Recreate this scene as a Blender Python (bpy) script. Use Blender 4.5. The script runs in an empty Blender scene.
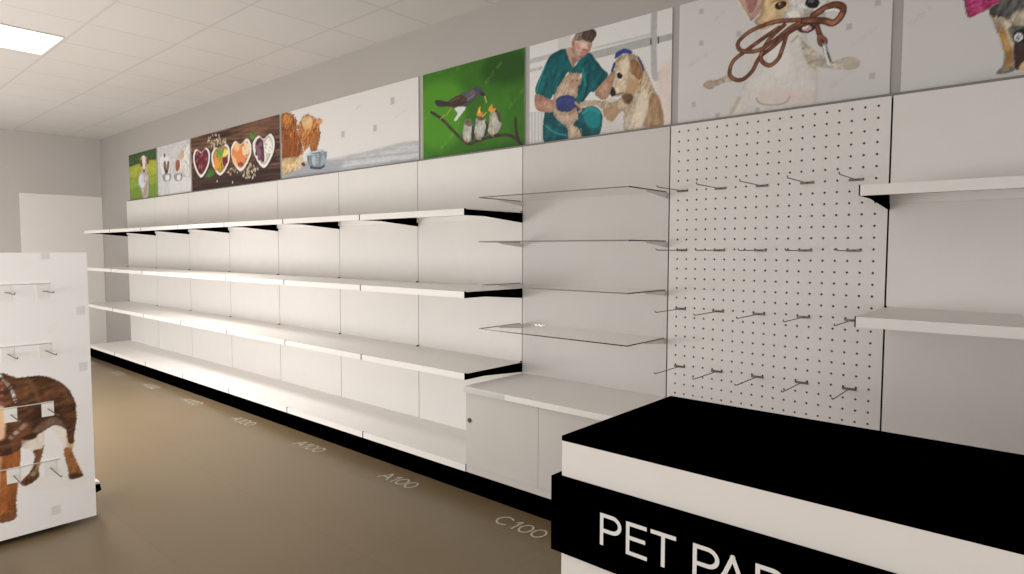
# Pet shop interior: a run of white shelving bays, pegboard, checkout counter and picture panels.
import bpy, bmesh, math
import numpy as np
from mathutils import Vector, Matrix
COL = bpy.context.scene.collection
PI = math.pi

# ------------------------------------------------------------------ materials
def lin(c):
    c = np.asarray(c, dtype=float) / 255.0
    return np.where(c <= 0.04045, c / 12.92, ((c + 0.055) / 1.055) ** 2.4)

def mat(name, col, rough=0.5, metal=0.0, spec=0.5, noise=0.0, nscale=6.0):
    m = bpy.data.materials.new(name); m.use_nodes = True
    nt = m.node_tree; b = nt.nodes['Principled BSDF']
    b.inputs['Roughness'].default_value = rough; b.inputs['Metallic'].default_value = metal
    b.inputs['Specular IOR Level'].default_value = spec
    b.inputs['Base Color'].default_value = (*col, 1)
    if noise:
        tc = nt.nodes.new('ShaderNodeTexCoord'); n = nt.nodes.new('ShaderNodeTexNoise')
        n.inputs['Scale'].default_value = nscale; n.inputs['Detail'].default_value = 4
        r = nt.nodes.new('ShaderNodeValToRGB')
        r.color_ramp.elements[0].position = 0.3; r.color_ramp.elements[1].position = 0.7
        r.color_ramp.elements[0].color = (*[max(0, v * (1 - noise)) for v in col], 1)
        r.color_ramp.elements[1].color = (*[min(1, v * (1 + noise)) for v in col], 1)
        nt.links.new(tc.outputs['Object'], n.inputs['Vector']); nt.links.new(n.outputs['Fac'], r.inputs['Fac'])
        nt.links.new(r.outputs['Color'], b.inputs['Base Color'])
    return m

M = {}
M['panel'] = mat('white_panel', (.795, .775, .755), .5, noise=.012)
M['panel_grey'] = mat('greyish_panel', (.655, .630, .615), .5, noise=.012)
M['shelf'] = mat('white_shelf', (.87, .85, .825), .42, noise=.012)
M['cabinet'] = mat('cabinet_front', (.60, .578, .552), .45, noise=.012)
M['black'] = mat('black_steel', (0, 0, 0), .9, spec=0.0)
M['upright'] = mat('dark_upright', (.010, .009, .009), .5, spec=.2)
M['upright_grey'] = mat('grey_upright', (.15, .14, .13), .5, spec=.2)
M['gap_shade'] = mat('gap_shade_grey', (.235, .220, .205), .6)  # shade tone for the gap below the picture panels
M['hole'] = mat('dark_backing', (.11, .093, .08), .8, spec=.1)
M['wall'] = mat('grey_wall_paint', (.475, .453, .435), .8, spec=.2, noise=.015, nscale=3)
M['wall_lit'] = mat('grey_wall_paint_lit', (.54, .515, .50), .8, spec=.2, noise=.015, nscale=3)  # same grey paint, made paler to imitate more light on the left wall
M['door'] = mat('white_door', (.80, .775, .745), .5, noise=.01)
M['wire'] = mat('grey_wire', (.16, .145, .13), .35, metal=.6)
M['lock'] = mat('lock_metal', (.10, .09, .08), .3, metal=.7)
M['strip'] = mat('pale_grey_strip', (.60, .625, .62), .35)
M['letter'] = mat('white_lettering', (.80, .775, .745), .5)
M['floor_letter'] = mat('floor_lettering', (.54, .49, .41), .55)
M['board'] = mat('white_board', (.82, .80, .78), .45)
M['counter'] = mat('counter_white', (.80, .765, .73), .45, noise=.01)
M['rod'] = mat('white_rod', (.92, .90, .88), .35)
M['frame'] = mat('lamp_frame', (.74, .72, .69), .5)
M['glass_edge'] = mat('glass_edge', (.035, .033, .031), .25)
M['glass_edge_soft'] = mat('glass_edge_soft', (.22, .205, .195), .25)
M['clear'] = mat('clear_bracket', (.74, .72, .70), .3)

def glass_mat():
    m = bpy.data.materials.new('clear_glass'); m.use_nodes = True
    nt = m.node_tree; nt.nodes.clear()
    o = nt.nodes.new('ShaderNodeOutputMaterial'); mx = nt.nodes.new('ShaderNodeMixShader')
    t = nt.nodes.new('ShaderNodeBsdfTransparent'); t.inputs['Color'].default_value = (.985, .983, .98, 1)
    g = nt.nodes.new('ShaderNodeBsdfGlossy'); g.inputs['Roughness'].default_value = .03
    mx.inputs[0].default_value = .06
    nt.links.new(t.outputs[0], mx.inputs[1])
    nt.links.new(g.outputs[0], mx.inputs[2]); nt.links.new(mx.outputs[0], o.inputs['Surface'])
    return m
M['glass'] = glass_mat()

def emit_mat(name, col, s):
    m = bpy.data.materials.new(name); m.use_nodes = True
    b = m.node_tree.nodes['Principled BSDF']
    b.inputs['Base Color'].default_value = (.8, .8, .8, 1)
    b.inputs['Emission Color'].default_value = (*col, 1); b.inputs['Emission Strength'].default_value = s
    return m
M['diffuser'] = emit_mat('lit_diffuser', (1, .98, .95), 2.2)

def grid_mat(name, base, line, px, py, ox, oy, w, rough, var=0.0, spec=.5, cloud=.03):
    """square tiles with thin joints, in object coordinates"""
    m = bpy.data.materials.new(name); m.use_nodes = True
    nt = m.node_tree; L = nt.links.new; b = nt.nodes['Principled BSDF']
    b.inputs['Roughness'].default_value = rough; b.inputs['Specular IOR Level'].default_value = spec
    tc = nt.nodes.new('ShaderNodeTexCoord'); sp = nt.nodes.new('ShaderNodeSeparateXYZ')
    L(tc.outputs['Object'], sp.inputs[0])
    def math_(op, a, bb=None, c=None):
        n = nt.nodes.new('ShaderNodeMath'); n.operation = op
        for i, v in enumerate((a, bb, c)):
            if v is None: continue
            if isinstance(v, (int, float)): n.inputs[i].default_value = v
            else: L(v, n.inputs[i])
        return n.outputs[0]
    def joint(s, p, o):
        q = math_('DIVIDE', math_('SUBTRACT', s, o), p)
        fr = math_('FRACT', math_('ADD', q, .5))
        d = math_('MULTIPLY', math_('ABSOLUTE', math_('SUBTRACT', fr, .5)), p)
        return math_('SUBTRACT', 1.0, math_('SMOOTHSTEP', w * .5, w, d) if False else math_('MINIMUM', math_('DIVIDE', d, w), 1.0)), math_('FLOOR', q)
    jx, fx = joint(sp.outputs[0], px, ox); jy, fy = joint(sp.outputs[1], py, oy)
    j = math_('MAXIMUM', jx, jy)
    wn = nt.nodes.new('ShaderNodeTexWhiteNoise'); wn.noise_dimensions = '2D'
    cb = nt.nodes.new('ShaderNodeCombineXYZ'); L(fx, cb.inputs[0]); L(fy, cb.inputs[1]); L(cb.outputs[0], wn.inputs['Vector'])
    nz = nt.nodes.new('ShaderNodeTexNoise'); nz.inputs['Scale'].default_value = 2.5; nz.inputs['Detail'].default_value = 5
    L(tc.outputs['Object'], nz.inputs['Vector'])
    v = math_('ADD', math_('MULTIPLY_ADD', wn.outputs['Value'], 2 * var, 1 - var), math_('MULTIPLY_ADD', nz.outputs['Fac'], 2 * cloud, -cloud))
    mx = nt.nodes.new('ShaderNodeMix'); mx.data_type = 'RGBA'
    mx.inputs[6].default_value = (*base, 1); mx.inputs[7].default_value = (*line, 1); L(j, mx.inputs[0])
    vm = nt.nodes.new('ShaderNodeVectorMath'); vm.operation = 'SCALE'
    L(mx.outputs[2], vm.inputs[0]); L(v, vm.inputs['Scale']); L(vm.outputs[0], b.inputs['Base Color'])
    return m
M['ceiling'] = grid_mat('ceiling_tiles', (.69, .675, .665), (.575, .56, .548), .6075, .6035, 3.645, -.355, .015, .8, .012, .15)
M['floor'] = grid_mat('floor_tiles', (.180, .131, .073), (.158, .115, .064), .6, .6, 7.2, -.75, .006, .33, .035, .5, .05)

def paint_mat():
    m = bpy.data.materials.new('printed_picture'); m.use_nodes = True
    nt = m.node_tree; b = nt.nodes['Principled BSDF']; b.inputs['Roughness'].default_value = .5
    b.inputs['Specular IOR Level'].default_value = .3
    a = nt.nodes.new('ShaderNodeVertexColor'); a.layer_name = 'print'
    nt.links.new(a.outputs['Color'], b.inputs['Base Color'])
    return m
M['print'] = paint_mat()

# ------------------------------------------------------------------ mesh helpers
def box(bm, x0, x1, y0, y1, z0, z1):
    v = [bm.verts.new(p) for p in ((x0,y0,z0),(x1,y0,z0),(x1,y1,z0),(x0,y1,z0),(x0,y0,z1),(x1,y0,z1),(x1,y1,z1),(x0,y1,z1))]
    return [bm.faces.new([v[i] for i in f]) for f in ((0,3,2,1),(4,5,6,7),(0,1,5,4),(1,2,6,5),(2,3,7,6),(3,0,4,7))]

def prism(bm, pts, axis, a, b):
    """polygon in the plane across `axis`, pushed from a to b"""
    def P(p, t):
        q = list(p); q.insert(axis, t); return q
    A = [bm.verts.new(P(p, a)) for p in pts]; B = [bm.verts.new(P(p, b)) for p in pts]
    bm.faces.new(A); bm.faces.new(B[::-1]); n = len(pts)
    for i in range(n): bm.faces.new((A[i], B[i], B[(i+1) % n], A[(i+1) % n]))

def tube(bm, pts, r, n=8):
    rings = []; pts = [Vector(p) for p in pts]
    for i, p in enumerate(pts):
        d = (pts[min(i+1, len(pts)-1)] - pts[max(i-1, 0)]).normalized()
        up = Vector((0,0,1)) if abs(d.z) < .9 else Vector((1,0,0))
        s = d.cross(up).normalized(); t = s.cross(d)
        rings.append([bm.verts.new(p + (s*math.cos(2*PI*k/n) + t*math.sin(2*PI*k/n)) * r) for k in range(n)])
    for a, b in zip(rings, rings[1:]):
        for k in range(n): bm.faces.new((a[k], a[(k+1) % n], b[(k+1) % n], b[k]))
    bm.faces.new(rings[0][::-1]); bm.faces.new(rings[-1])

def disc(bm, c, r, axis, t, n=20):
    pts = []
    for k in range(n):
        p = [c[0] + r*math.cos(2*PI*k/n), c[1] + r*math.sin(2*PI*k/n)]; pts.append(p)
    prism(bm, pts, axis, c[2], c[2] + t)

def obj(name, bm, m, parent=None, bevel=0.0, smooth=False, keep=False):
    if not keep: bmesh.ops.recalc_face_normals(bm, faces=bm.faces)
    me = bpy.data.meshes.new(name); bm.to_mesh(me); bm.free()
    for mm in (m if isinstance(m, list) else [m]): me.materials.append(mm)
    if smooth:
        for p in me.polygons: p.use_smooth = True
    o = bpy.data.objects.new(name, me); COL.objects.link(o)
    if parent: o.parent = parent
    if bevel:
        b = o.modifiers.new('bevel', 'BEVEL'); b.width = bevel; b.segments = 2; b.limit_method = 'ANGLE'
    return o

def tag(o, label=None, cat=None, group=None, kind=None):
    if label: o['label'] = label
    if cat: o['category'] = cat
    if group: o['group'] = group
    if kind: o['kind'] = kind
    return o

def thing(name, label, cat, loc=(0,0,0), group=None):
    o = bpy.data.objects.new(name, None); COL.objects.link(o); o.location = loc
    o.empty_display_size = .1
    return tag(o, label, cat, group)

def copy_tree(o, parent=None):
    c = o.copy(); COL.objects.link(c)
    if parent: c.parent = parent
    for ch in list(o.children): copy_tree(ch, c)
    return c

def structure(name, bm, m):
    return tag(obj(name, bm, m), kind='structure')

# ------------------------------------------------------------------ room
XL, XR, YB, YF, ZC = -1.215, 12.6, .06, -7.0, 3.005
b = bmesh.new(); box(b, XL-.1, XR, YF, YB+.1, -.1, 0); structure('floor', b, M['floor'])
b = bmesh.new(); box(b, XL-.1, XR, YF, YB+.1, ZC, ZC+.1); structure('ceiling', b, M['ceiling'])
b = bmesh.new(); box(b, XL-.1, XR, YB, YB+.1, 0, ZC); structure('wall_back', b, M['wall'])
b = bmesh.new(); box(b, XL-.1, XL, YF, YB, 0, ZC); structure('wall_left', b, M['wall_lit'])
b = bmesh.new(); box(b, XL, XL+.012, -.925, YB-.002, 0, 2.168); tag(obj('door_1', b, M['door'], bevel=.002), 'plain white flush door at the far end of the room', kind='structure')

# ceiling lamps: one in view, the others further along the same ceiling
def lamp(x, y, label):
    t = thing('ceiling_light', label, 'ceiling light', (x, y, ZC), 'square ceiling light panels')
    b = bmesh.new()
    for x0, x1, y0, y1 in ((-.325,.325,-.305,-.297),(-.325,.325,.297,.305),(-.325,-.317,-.297,.297),(.317,.325,-.297,.297)): box(b, x0, x1, y0, y1, -.012, 0)
    obj('frame', b, M['frame'], t)
    b = bmesh.new(); box(b, -.317, .317, -.297, .297, -.009, 0); obj('diffuser', b, M['diffuser'], t)
    return t
def beam(x, y, power, spread, col=(1, .96, .91)):
    l = bpy.data.lights.new('panel_light', 'AREA'); l.shape = 'RECTANGLE'; l.size = .62; l.size_y = .58
    l.energy = power; l.color = col; l.spread = math.radians(spread)
    o = bpy.data.objects.new('panel_light', l); COL.objects.link(o); o.location = (x, y, ZC-.016)
LAMPS = [(3.48, -1.89, 'lit square ceiling light panel at the upper left', 55,105)]
for x, y, lab, p, s in LAMPS:
    lamp(x, y, lab); beam(x, y, p, s)
for x, y, p, s in [(5.9, -1.89, 5, 105), (8.9, -4.6, 6, 170)]:
    lamp(x, y, 'lit square ceiling light panel %s' % ('behind the viewer' if x > 6 else 'nearer to the viewer, above the photo')); beam(x, y, p, s)

for loc, rad, pw in [((4.0, -3.3, .55), .5, 168), ((8.0, -4.8, 1.1), .5, 62), ((7.25, -3.35, 1.2), .4, 36), ((.7, -2.8, .9), .5, 98), ((10.6, -4.6, 1.2), .5, 44)]:
    l = bpy.data.lights.new('fill_light', 'POINT'); l.shadow_soft_size = rad; l.energy = pw; l.color = (1, .967, .935)  # added soft fill, unseen points without fittings that brighten the hall
    o = bpy.data.objects.new('fill_light', l); COL.objects.link(o); o.location = loc

# ------------------------------------------------------------------ shelving bays
HT, DEP = 2.04, .506
ZS = (1.635, 1.164, .694)               # tops of the three shelves
def bracket_bm(x0, x1, zt, d=DEP):
    b = bmesh.new()
    prism(b, [(-d, zt-.037), (-d+.17, zt-.037), (0.0, zt-.064), (0.0, zt+.007), (-.014, zt+.007), (-.024, zt-.0035), (-d+.012, zt-.0035), (-d+.012, zt+.0015), (-d, zt+.0015)], 0, x0, x1)
    return b
def tray(b, x0, x1, y0, y1, zt, h=.037):
    box(b, 0.0002, .9998, y0+.014, y1, zt-.003, zt)          # sheet
    box(b, x0, x1, y0, y0+.0145, zt-h, zt)                   # front lip
    box(b, x0, x1, y1-.012, y1, zt-h, zt-.003)               # rear lip
G = .0035
def back(t, m=None):
    b = bmesh.new(); box(b, G, 1-G, 0, .016, .15, HT); obj('back_panel', b, m or M['panel'], t)
def upright(t, m='upright'):
    b = bmesh.new(); box(b, -.02, .02, .0165, .040, 0, HT-.006); obj('upright', b, M[m], t)
    b = bmesh.new(); box(b, .0, 1.0, .017, .042, HT-.0055, HT+.014); obj('gap_shade_strip', b, M['gap_shade'], t)['label'] = 'added grey strip, painted shade in the gap under the pictures'  # added strip, its grey stands in for shade above the back panel
def base(t, depth=.5):
    b = bmesh.new(); box(b, .0005, .9995, -depth+.012, -.02, 0, .120); obj('kick_plate', b, M['black'], t)
    b = bmesh.new(); box(b, .0002, .9998, -depth+.014, 0, .157, .160); box(b, .0050, .9950, -depth, -depth+.0145, .120, .160); bs = obj('base_shelf', b, M['shelf'], t)
    for x in (.0004, .9954):
        b = bmesh.new(); prism(b, [(-depth, .120), (-depth+.012, .120), (-depth+.012, .1565), (-depth+.006, .163), (-depth, .163)], 0, x, x+.0042); obj('bracket', b, M['black'], bs)['label'] = 'black steel bracket end'
def shelf(t, zt):
    b = bmesh.new(); tray(b, .0050, .9950, -DEP, -.001, zt)
    s = obj('shelf', b, M['shelf'], t)
    obj('bracket', bracket_bm(.0004, .0048, zt), M['black'], s)['label'] = 'black steel bracket'
    obj('bracket', bracket_bm(.9952, .9996, zt), M['black'], s)['label'] = 'black steel bracket'
def make_bay(label):
    t = thing('shelving_bay', label, 'shelving bay', group='white shelving bays with steel shelves')
    back(t); upright(t, 'upright_grey'); base(t)
    for z in ZS: shelf(t, z)
    return t
BAYS = ['farthest white steel shelving bay, below the picture of a dog on grass',
        'white steel shelving bay below the picture of two dogs eating from bowls',
        'white steel shelving bay below the left half of the picture of food in heart bowls',
        'white steel shelving bay below the right half of the picture of food in heart bowls',
        'white steel shelving bay below the picture half with the ginger cats at a pail',
        'white steel shelving bay below the blank white half of the ginger cat picture',
        'white steel shelving bay below the green bird picture, next to the glass shelves']
first = make_bay(BAYS[0])
for i, lab in enumerate(BAYS):
    t = first if i == 0 else copy_tree(first)
    t.location = (i, 0, 0); t['label'] = lab

# bay with glass shelves over a cabinet
t = thing('display_back_panel', 'pale grey back panel behind the four glass shelves', 'back panel', (7, 0, 0))
back(t, M['panel_grey']); upright(t, 'upright_grey')
for i, (z, lab) in enumerate(((1.706, 'topmost clear glass shelf, above three others'), (1.452, 'second clear glass shelf from the top, seen edge on'),
                              (1.198, 'third clear glass shelf from the top'), (.945, 'lowest clear glass shelf, above the low cabinet'))):
    s = thing('glass_shelf', lab, 'glass shelf', (7, 0, z), 'clear glass shelves')
    b = bmesh.new(); fs = box(b, .002, .996, -.395, -.022, -.006, 0)
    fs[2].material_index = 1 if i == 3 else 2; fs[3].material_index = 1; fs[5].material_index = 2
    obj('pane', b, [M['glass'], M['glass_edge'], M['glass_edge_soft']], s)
    for x in (.006, .989):
        b = bmesh.new(); prism(b, [(-.225, -.007), (-.225, -.012), (-.001, -.036), (-.001, -.007)], 0, x, x+.003)
        obj('bracket', b, M['clear'], s)['label'] = 'pale clear bracket'
t = thing('storage_cabinet', 'low white cabinet with sliding doors beneath the glass shelves', 'cabinet', (7, 0, 0))
b = bmesh.new(); box(b, .0005, .9995, -.488, -.02, 0, .120); obj('kick_plate', b, M['black'], t)['label'] = 'black kick plate'
b = bmesh.new()
box(b, .002, .018, -.482, -.002, .1215, .592); box(b, .982, .998, -.482, -.002, .1215, .592)
box(b, .018, .982, -.018, -.002, .1215, .592); box(b, .002, .998, -.499, -.019, .121, .160)
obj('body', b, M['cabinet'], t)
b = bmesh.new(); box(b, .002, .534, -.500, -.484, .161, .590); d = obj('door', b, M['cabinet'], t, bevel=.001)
b = bmesh.new()
n = 24
prism(b, [(.033 + .0135*math.cos(2*PI*k/n), .428 + .0135*math.sin(2*PI*k/n)) for k in range(n)], 1, -.506, -.500)
prism(b, [(.0315, .421), (.0345, .421), (.0345, .435), (.0315, .435)], 1, -.5075, -.506)
obj('lock', b, M['lock'], d)['label'] = 'round metal lock'
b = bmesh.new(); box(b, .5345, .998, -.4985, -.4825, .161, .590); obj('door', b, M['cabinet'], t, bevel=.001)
b = bmesh.new(); box(b, .000, .998, -.520, -.001, .592, .624); obj('worktop', b, M['shelf'], t, bevel=.002)
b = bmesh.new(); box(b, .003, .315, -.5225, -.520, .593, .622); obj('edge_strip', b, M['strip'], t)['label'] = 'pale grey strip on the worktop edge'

# pegboard bay
t = thing('pegboard_bay', 'white perforated pegboard bay between glass shelves and plain shelves', 'pegboard', (8, 0, 0))
def peg_bm():
    b = bmesh.new(); p = .05; r = .0052; cache = {}
    def V(x, z, y=0.0):
        k = (round(x, 5), round(y, 5), round(z, 5))
        if k not in cache: cache[k] = b.verts.new((x, y, z))
        return cache[k]
    rows = 37
    for i in range(19):
        for j in range(rows):
            cx, cz = .05 + p*i, 2.007 - p*j; h = p/2
            sq = [(h,0),(h,h),(0,h),(-h,h),(-h,0),(-h,-h),(0,-h),(h,-h)]
            O = [V(cx+a, cz+c) for a, c in sq]
            I = [V(cx + r*math.cos(k*PI/4), cz + r*math.sin(k*PI/4)) for k in range(8)]
            K = [V(cx + r*math.cos(k*PI/4), cz + r*math.sin(k*PI/4), .0015) for k in range(8)]
            for k in range(8):
                q = (k+1) % 8
                b.faces.new((O[k], O[q], I[q], I[k])); b.faces.new((I[k], I[q], K[q], K[k]))
    zt, zb = 2.007 + .025, 2.007 - p*(rows-1) - .025
    for x0, x1 in ((G, .025), (.975, 1-G)): box(b, x0, x1, 0, .0015, zb, zt)
    box(b, G, 1-G, 0, .0015, zt, HT); box(b, G, 1-G, 0, .0015, .150, zb)
    return b
obj('perforated_panel', peg_bm(), M['panel'], t)
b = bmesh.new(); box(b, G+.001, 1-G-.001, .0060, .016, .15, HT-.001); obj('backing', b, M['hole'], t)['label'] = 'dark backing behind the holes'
upright(t, 'upright_grey'); base(t)

# wire hooks on the pegboard
def make_hook(lab):
    t = thing('wire_hook', lab, 'hook', group='grey wire hooks on the pegboard')
    b = bmesh.new(); box(b, -.029, .029, -.006, -.0006, -.005, .005); obj('back_plate', b, M['wire'], t, bevel=.0015)
    b = bmesh.new(); tube(b, [(-.0, -.005, 0), (0, -.12, 0), (0, -.250, 0), (0, -.264, .001), (0, -.271, .004), (0, -.273, .009)], .0024, 8)
    obj('wire', b, M['wire'], t, smooth=True)
    return t
hook = None
ORD = ['first', 'second', 'third', 'fourth', 'fifth']
for z, row in ((1.705, 'top'), (1.402, 'second'), (1.100, 'third'), (.799, 'lowest')):
    for i, x in enumerate((8.075, 8.275, 8.476, 8.677, 8.875)):
        lab = 'grey wire hook in the %s pegboard row, %s from the left' % (row, ORD[i])
        if hook is None: hook = o = make_hook(lab)
        else: o = copy_tree(hook)
        o.location = (x, 0, z); o['label'] = lab

# bay at the right edge of the picture
t = thing('shelving_bay', 'white steel shelving bay right of the pegboard, partly hidden by the counter', 'shelving bay', (9, 0, 0), 'white shelving bays with steel shelves')
back(t); base(t); upright(t)
for z in ZS[:2]: shelf(t, z)

# ------------------------------------------------------------------ painted picture panels
rng = np.random.RandomState(7); LAT = rng.rand(128, 128)
def vnoise(x, y):
    xi = np.floor(x).astype(int); yi = np.floor(y).astype(int); fx = x - xi; fy = y - yi
    fx = fx*fx*(3-2*fx); fy = fy*fy*(3-2*fy); xi &= 127; yi &= 127; xj = (xi+1) & 127; yj = (yi+1) & 127
    return (LAT[yi,xi]*(1-fx) + LAT[yi,xj]*fx)*(1-fy) + (LAT[yj,xi]*(1-fx) + LAT[yj,xj]*fx)*fy
def fbm(x, y):
    return (vnoise(x, y) + .5*vnoise(2.03*x+7.1, 2.03*y+3.3) + .25*vnoise(4.1*x+1.7, 4.1*y+9.2)) / 1.75
def smooth(P, closed, k=6):
    P = [np.array(p, float) for p in P]; n = len(P); out = []
    if n < 3: return np.array(P)
    for i in range(n if closed else n-1):
        g = (lambda j: P[j % n]) if closed else (lambda j: P[min(max(j, 0), n-1)])
        p0, p1, p2, p3 = g(i-1), g(i), g(i+1), g(i+2)
        for s in range(k):
            t = s/k
            out.append(.5*(2*p1 + (p2-p0)*t + (2*p0-5*p1+4*p2-p3)*t*t + (3*p1-p0-3*p2+p3)*t**3))
    if not closed: out.append(P[-1])
    return np.array(out)
def paint(ops, w, h, res, white):
    nx, ny = int(round(w*res))+1, int(round(h*res))+1
    U, V = np.meshgrid(np.linspace(0, w, nx), np.linspace(0, h, ny)); C = np.zeros((ny, nx, 3)) + 200
    for seed, (kind, col, pts, k) in enumerate(ops):
        soft = max(k.get('soft', 0), 1.0/res); pad = soft*2 + k.get('rough', 0)*2
        if kind == 'p': P = np.array(pts, float) if k.get('flat') else smooth(pts, True)
        elif kind == 'l': P = smooth(pts, bool(k.get('closed'))); pad += k['w']
        else: P = np.array(pts, float); pad += k['r']*1.6
        if kind == 'l' and k.get('closed'): P = np.vstack([P, P[:1]])
        i0 = max(int((P[:,0].min()-pad)*res), 0); i1 = min(int((P[:,0].max()+pad)*res)+2, nx)
        j0 = max(int((P[:,1].min()-pad)*res), 0); j1 = min(int((P[:,1].max()+pad)*res)+2, ny)
        if i1 <= i0 or j1 <= j0: continue
        u = U[j0:j1, i0:i1]; v = V[j0:j1, i0:i1]; D = np.full(u.shape, 9.0); T = np.zeros(u.shape)
        if kind in 'pl':
            Q = np.vstack([P, P[:1]]) if kind == 'p' else P
            ins = np.zeros(u.shape, bool); run = 0.0
            for a, c in zip(Q[:-1], Q[1:]):
                d = c - a; L2 = max(float(d @ d), 1e-12)
                t = np.clip(((u-a[0])*d[0] + (v-a[1])*d[1]) / L2, 0, 1)
                dist = np.hypot(u-a[0]-t*d[0], v-a[1]-t*d[1])
                near = dist < D; D = np.where(near, dist, D); T = np.where(near, run + t*L2**.5, T); run += L2**.5
                if kind == 'p' and a[1] != c[1]:
                    ins ^= ((a[1] > v) != (c[1] > v)) & (u < d[0]*(v-a[1])/(c[1]-a[1]) + a[0])
            D = np.where(ins, -D, D) if kind == 'p' else D - k['w']/2
        elif kind == 's':
            for a in P: D = np.minimum(D, np.maximum(np.abs(u-a[0])/.95, np.abs(v-a[1])/1.08) - k['r'])
        else:
            for a in P: D = np.minimum(D, np.hypot(u-a[0], v-a[1]) - k['r'])
        if kind == 'p' and not k.get('flat') and not k.get('rough'): D = D + .006*(fbm(u*90+seed*3.7, v*90) - .5)
        if k.get('rough'): D = D + k['rough']*3.0*(fbm(u*150+seed*3.7, v*150) - .5)
        m = np.clip(.5 - D/soft, 0, 1); m = m*m*(3-2*m)*k.get('a', 1.0)
        if k.get('dash'): m = m*(fbm(T/k['dash']+seed, D*90) > .47)
        c = np.zeros(u.shape + (3,)) + np.array(col, float)
        if k.get('tex'):
            c2, su, sv, ang, amt = k['tex']; an = math.radians(ang)
            uu = u*math.cos(an) + v*math.sin(an); vv = -u*math.sin(an) + v*math.cos(an)
            if ang not in (0, -2): su, sv = sv*1.5, su*3.6
            else: su, sv = su*3.0, sv*3.0
            n = np.clip((fbm(uu*su*1.3 + seed*5.1, vv*sv*1.3 + seed*2.3) - .5)*2.6 + .5, 0, 1)*amt
            c = c*(1-n[..., None]) + np.array(c2, float)*n[..., None]
        if kind in 'pl' and not k.get('flat'):
            gr = k.get('gr', .30 if k.get('tex') else .10)*(.15 if soft > .03 else 1)
            c = c*(1 + gr*(fbm(u*26 + seed*1.9, v*26) - .5) + gr*.9*(fbm(u*85 + seed, v*85) - .5))[..., None]
        if k.get('sh', .20 if (k.get('tex') and not k.get('flat')) else 0):
            e = np.exp(np.minimum(D, 0)/k.get('shw', .022))*k.get('sh', .20)
            c = c*(1 - e*(.6 + .8*fbm(u*14 + seed, v*14)))[..., None]
        C[j0:j1, i0:i1] = C[j0:j1, i0:i1]*(1-m[..., None]) + c*m[..., None]
    A = lin(np.clip(C, 0, 255)) * (.80 / lin(np.array(white, float)))
    return nx, ny, U, V, np.clip(A, 0, .95)

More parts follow.
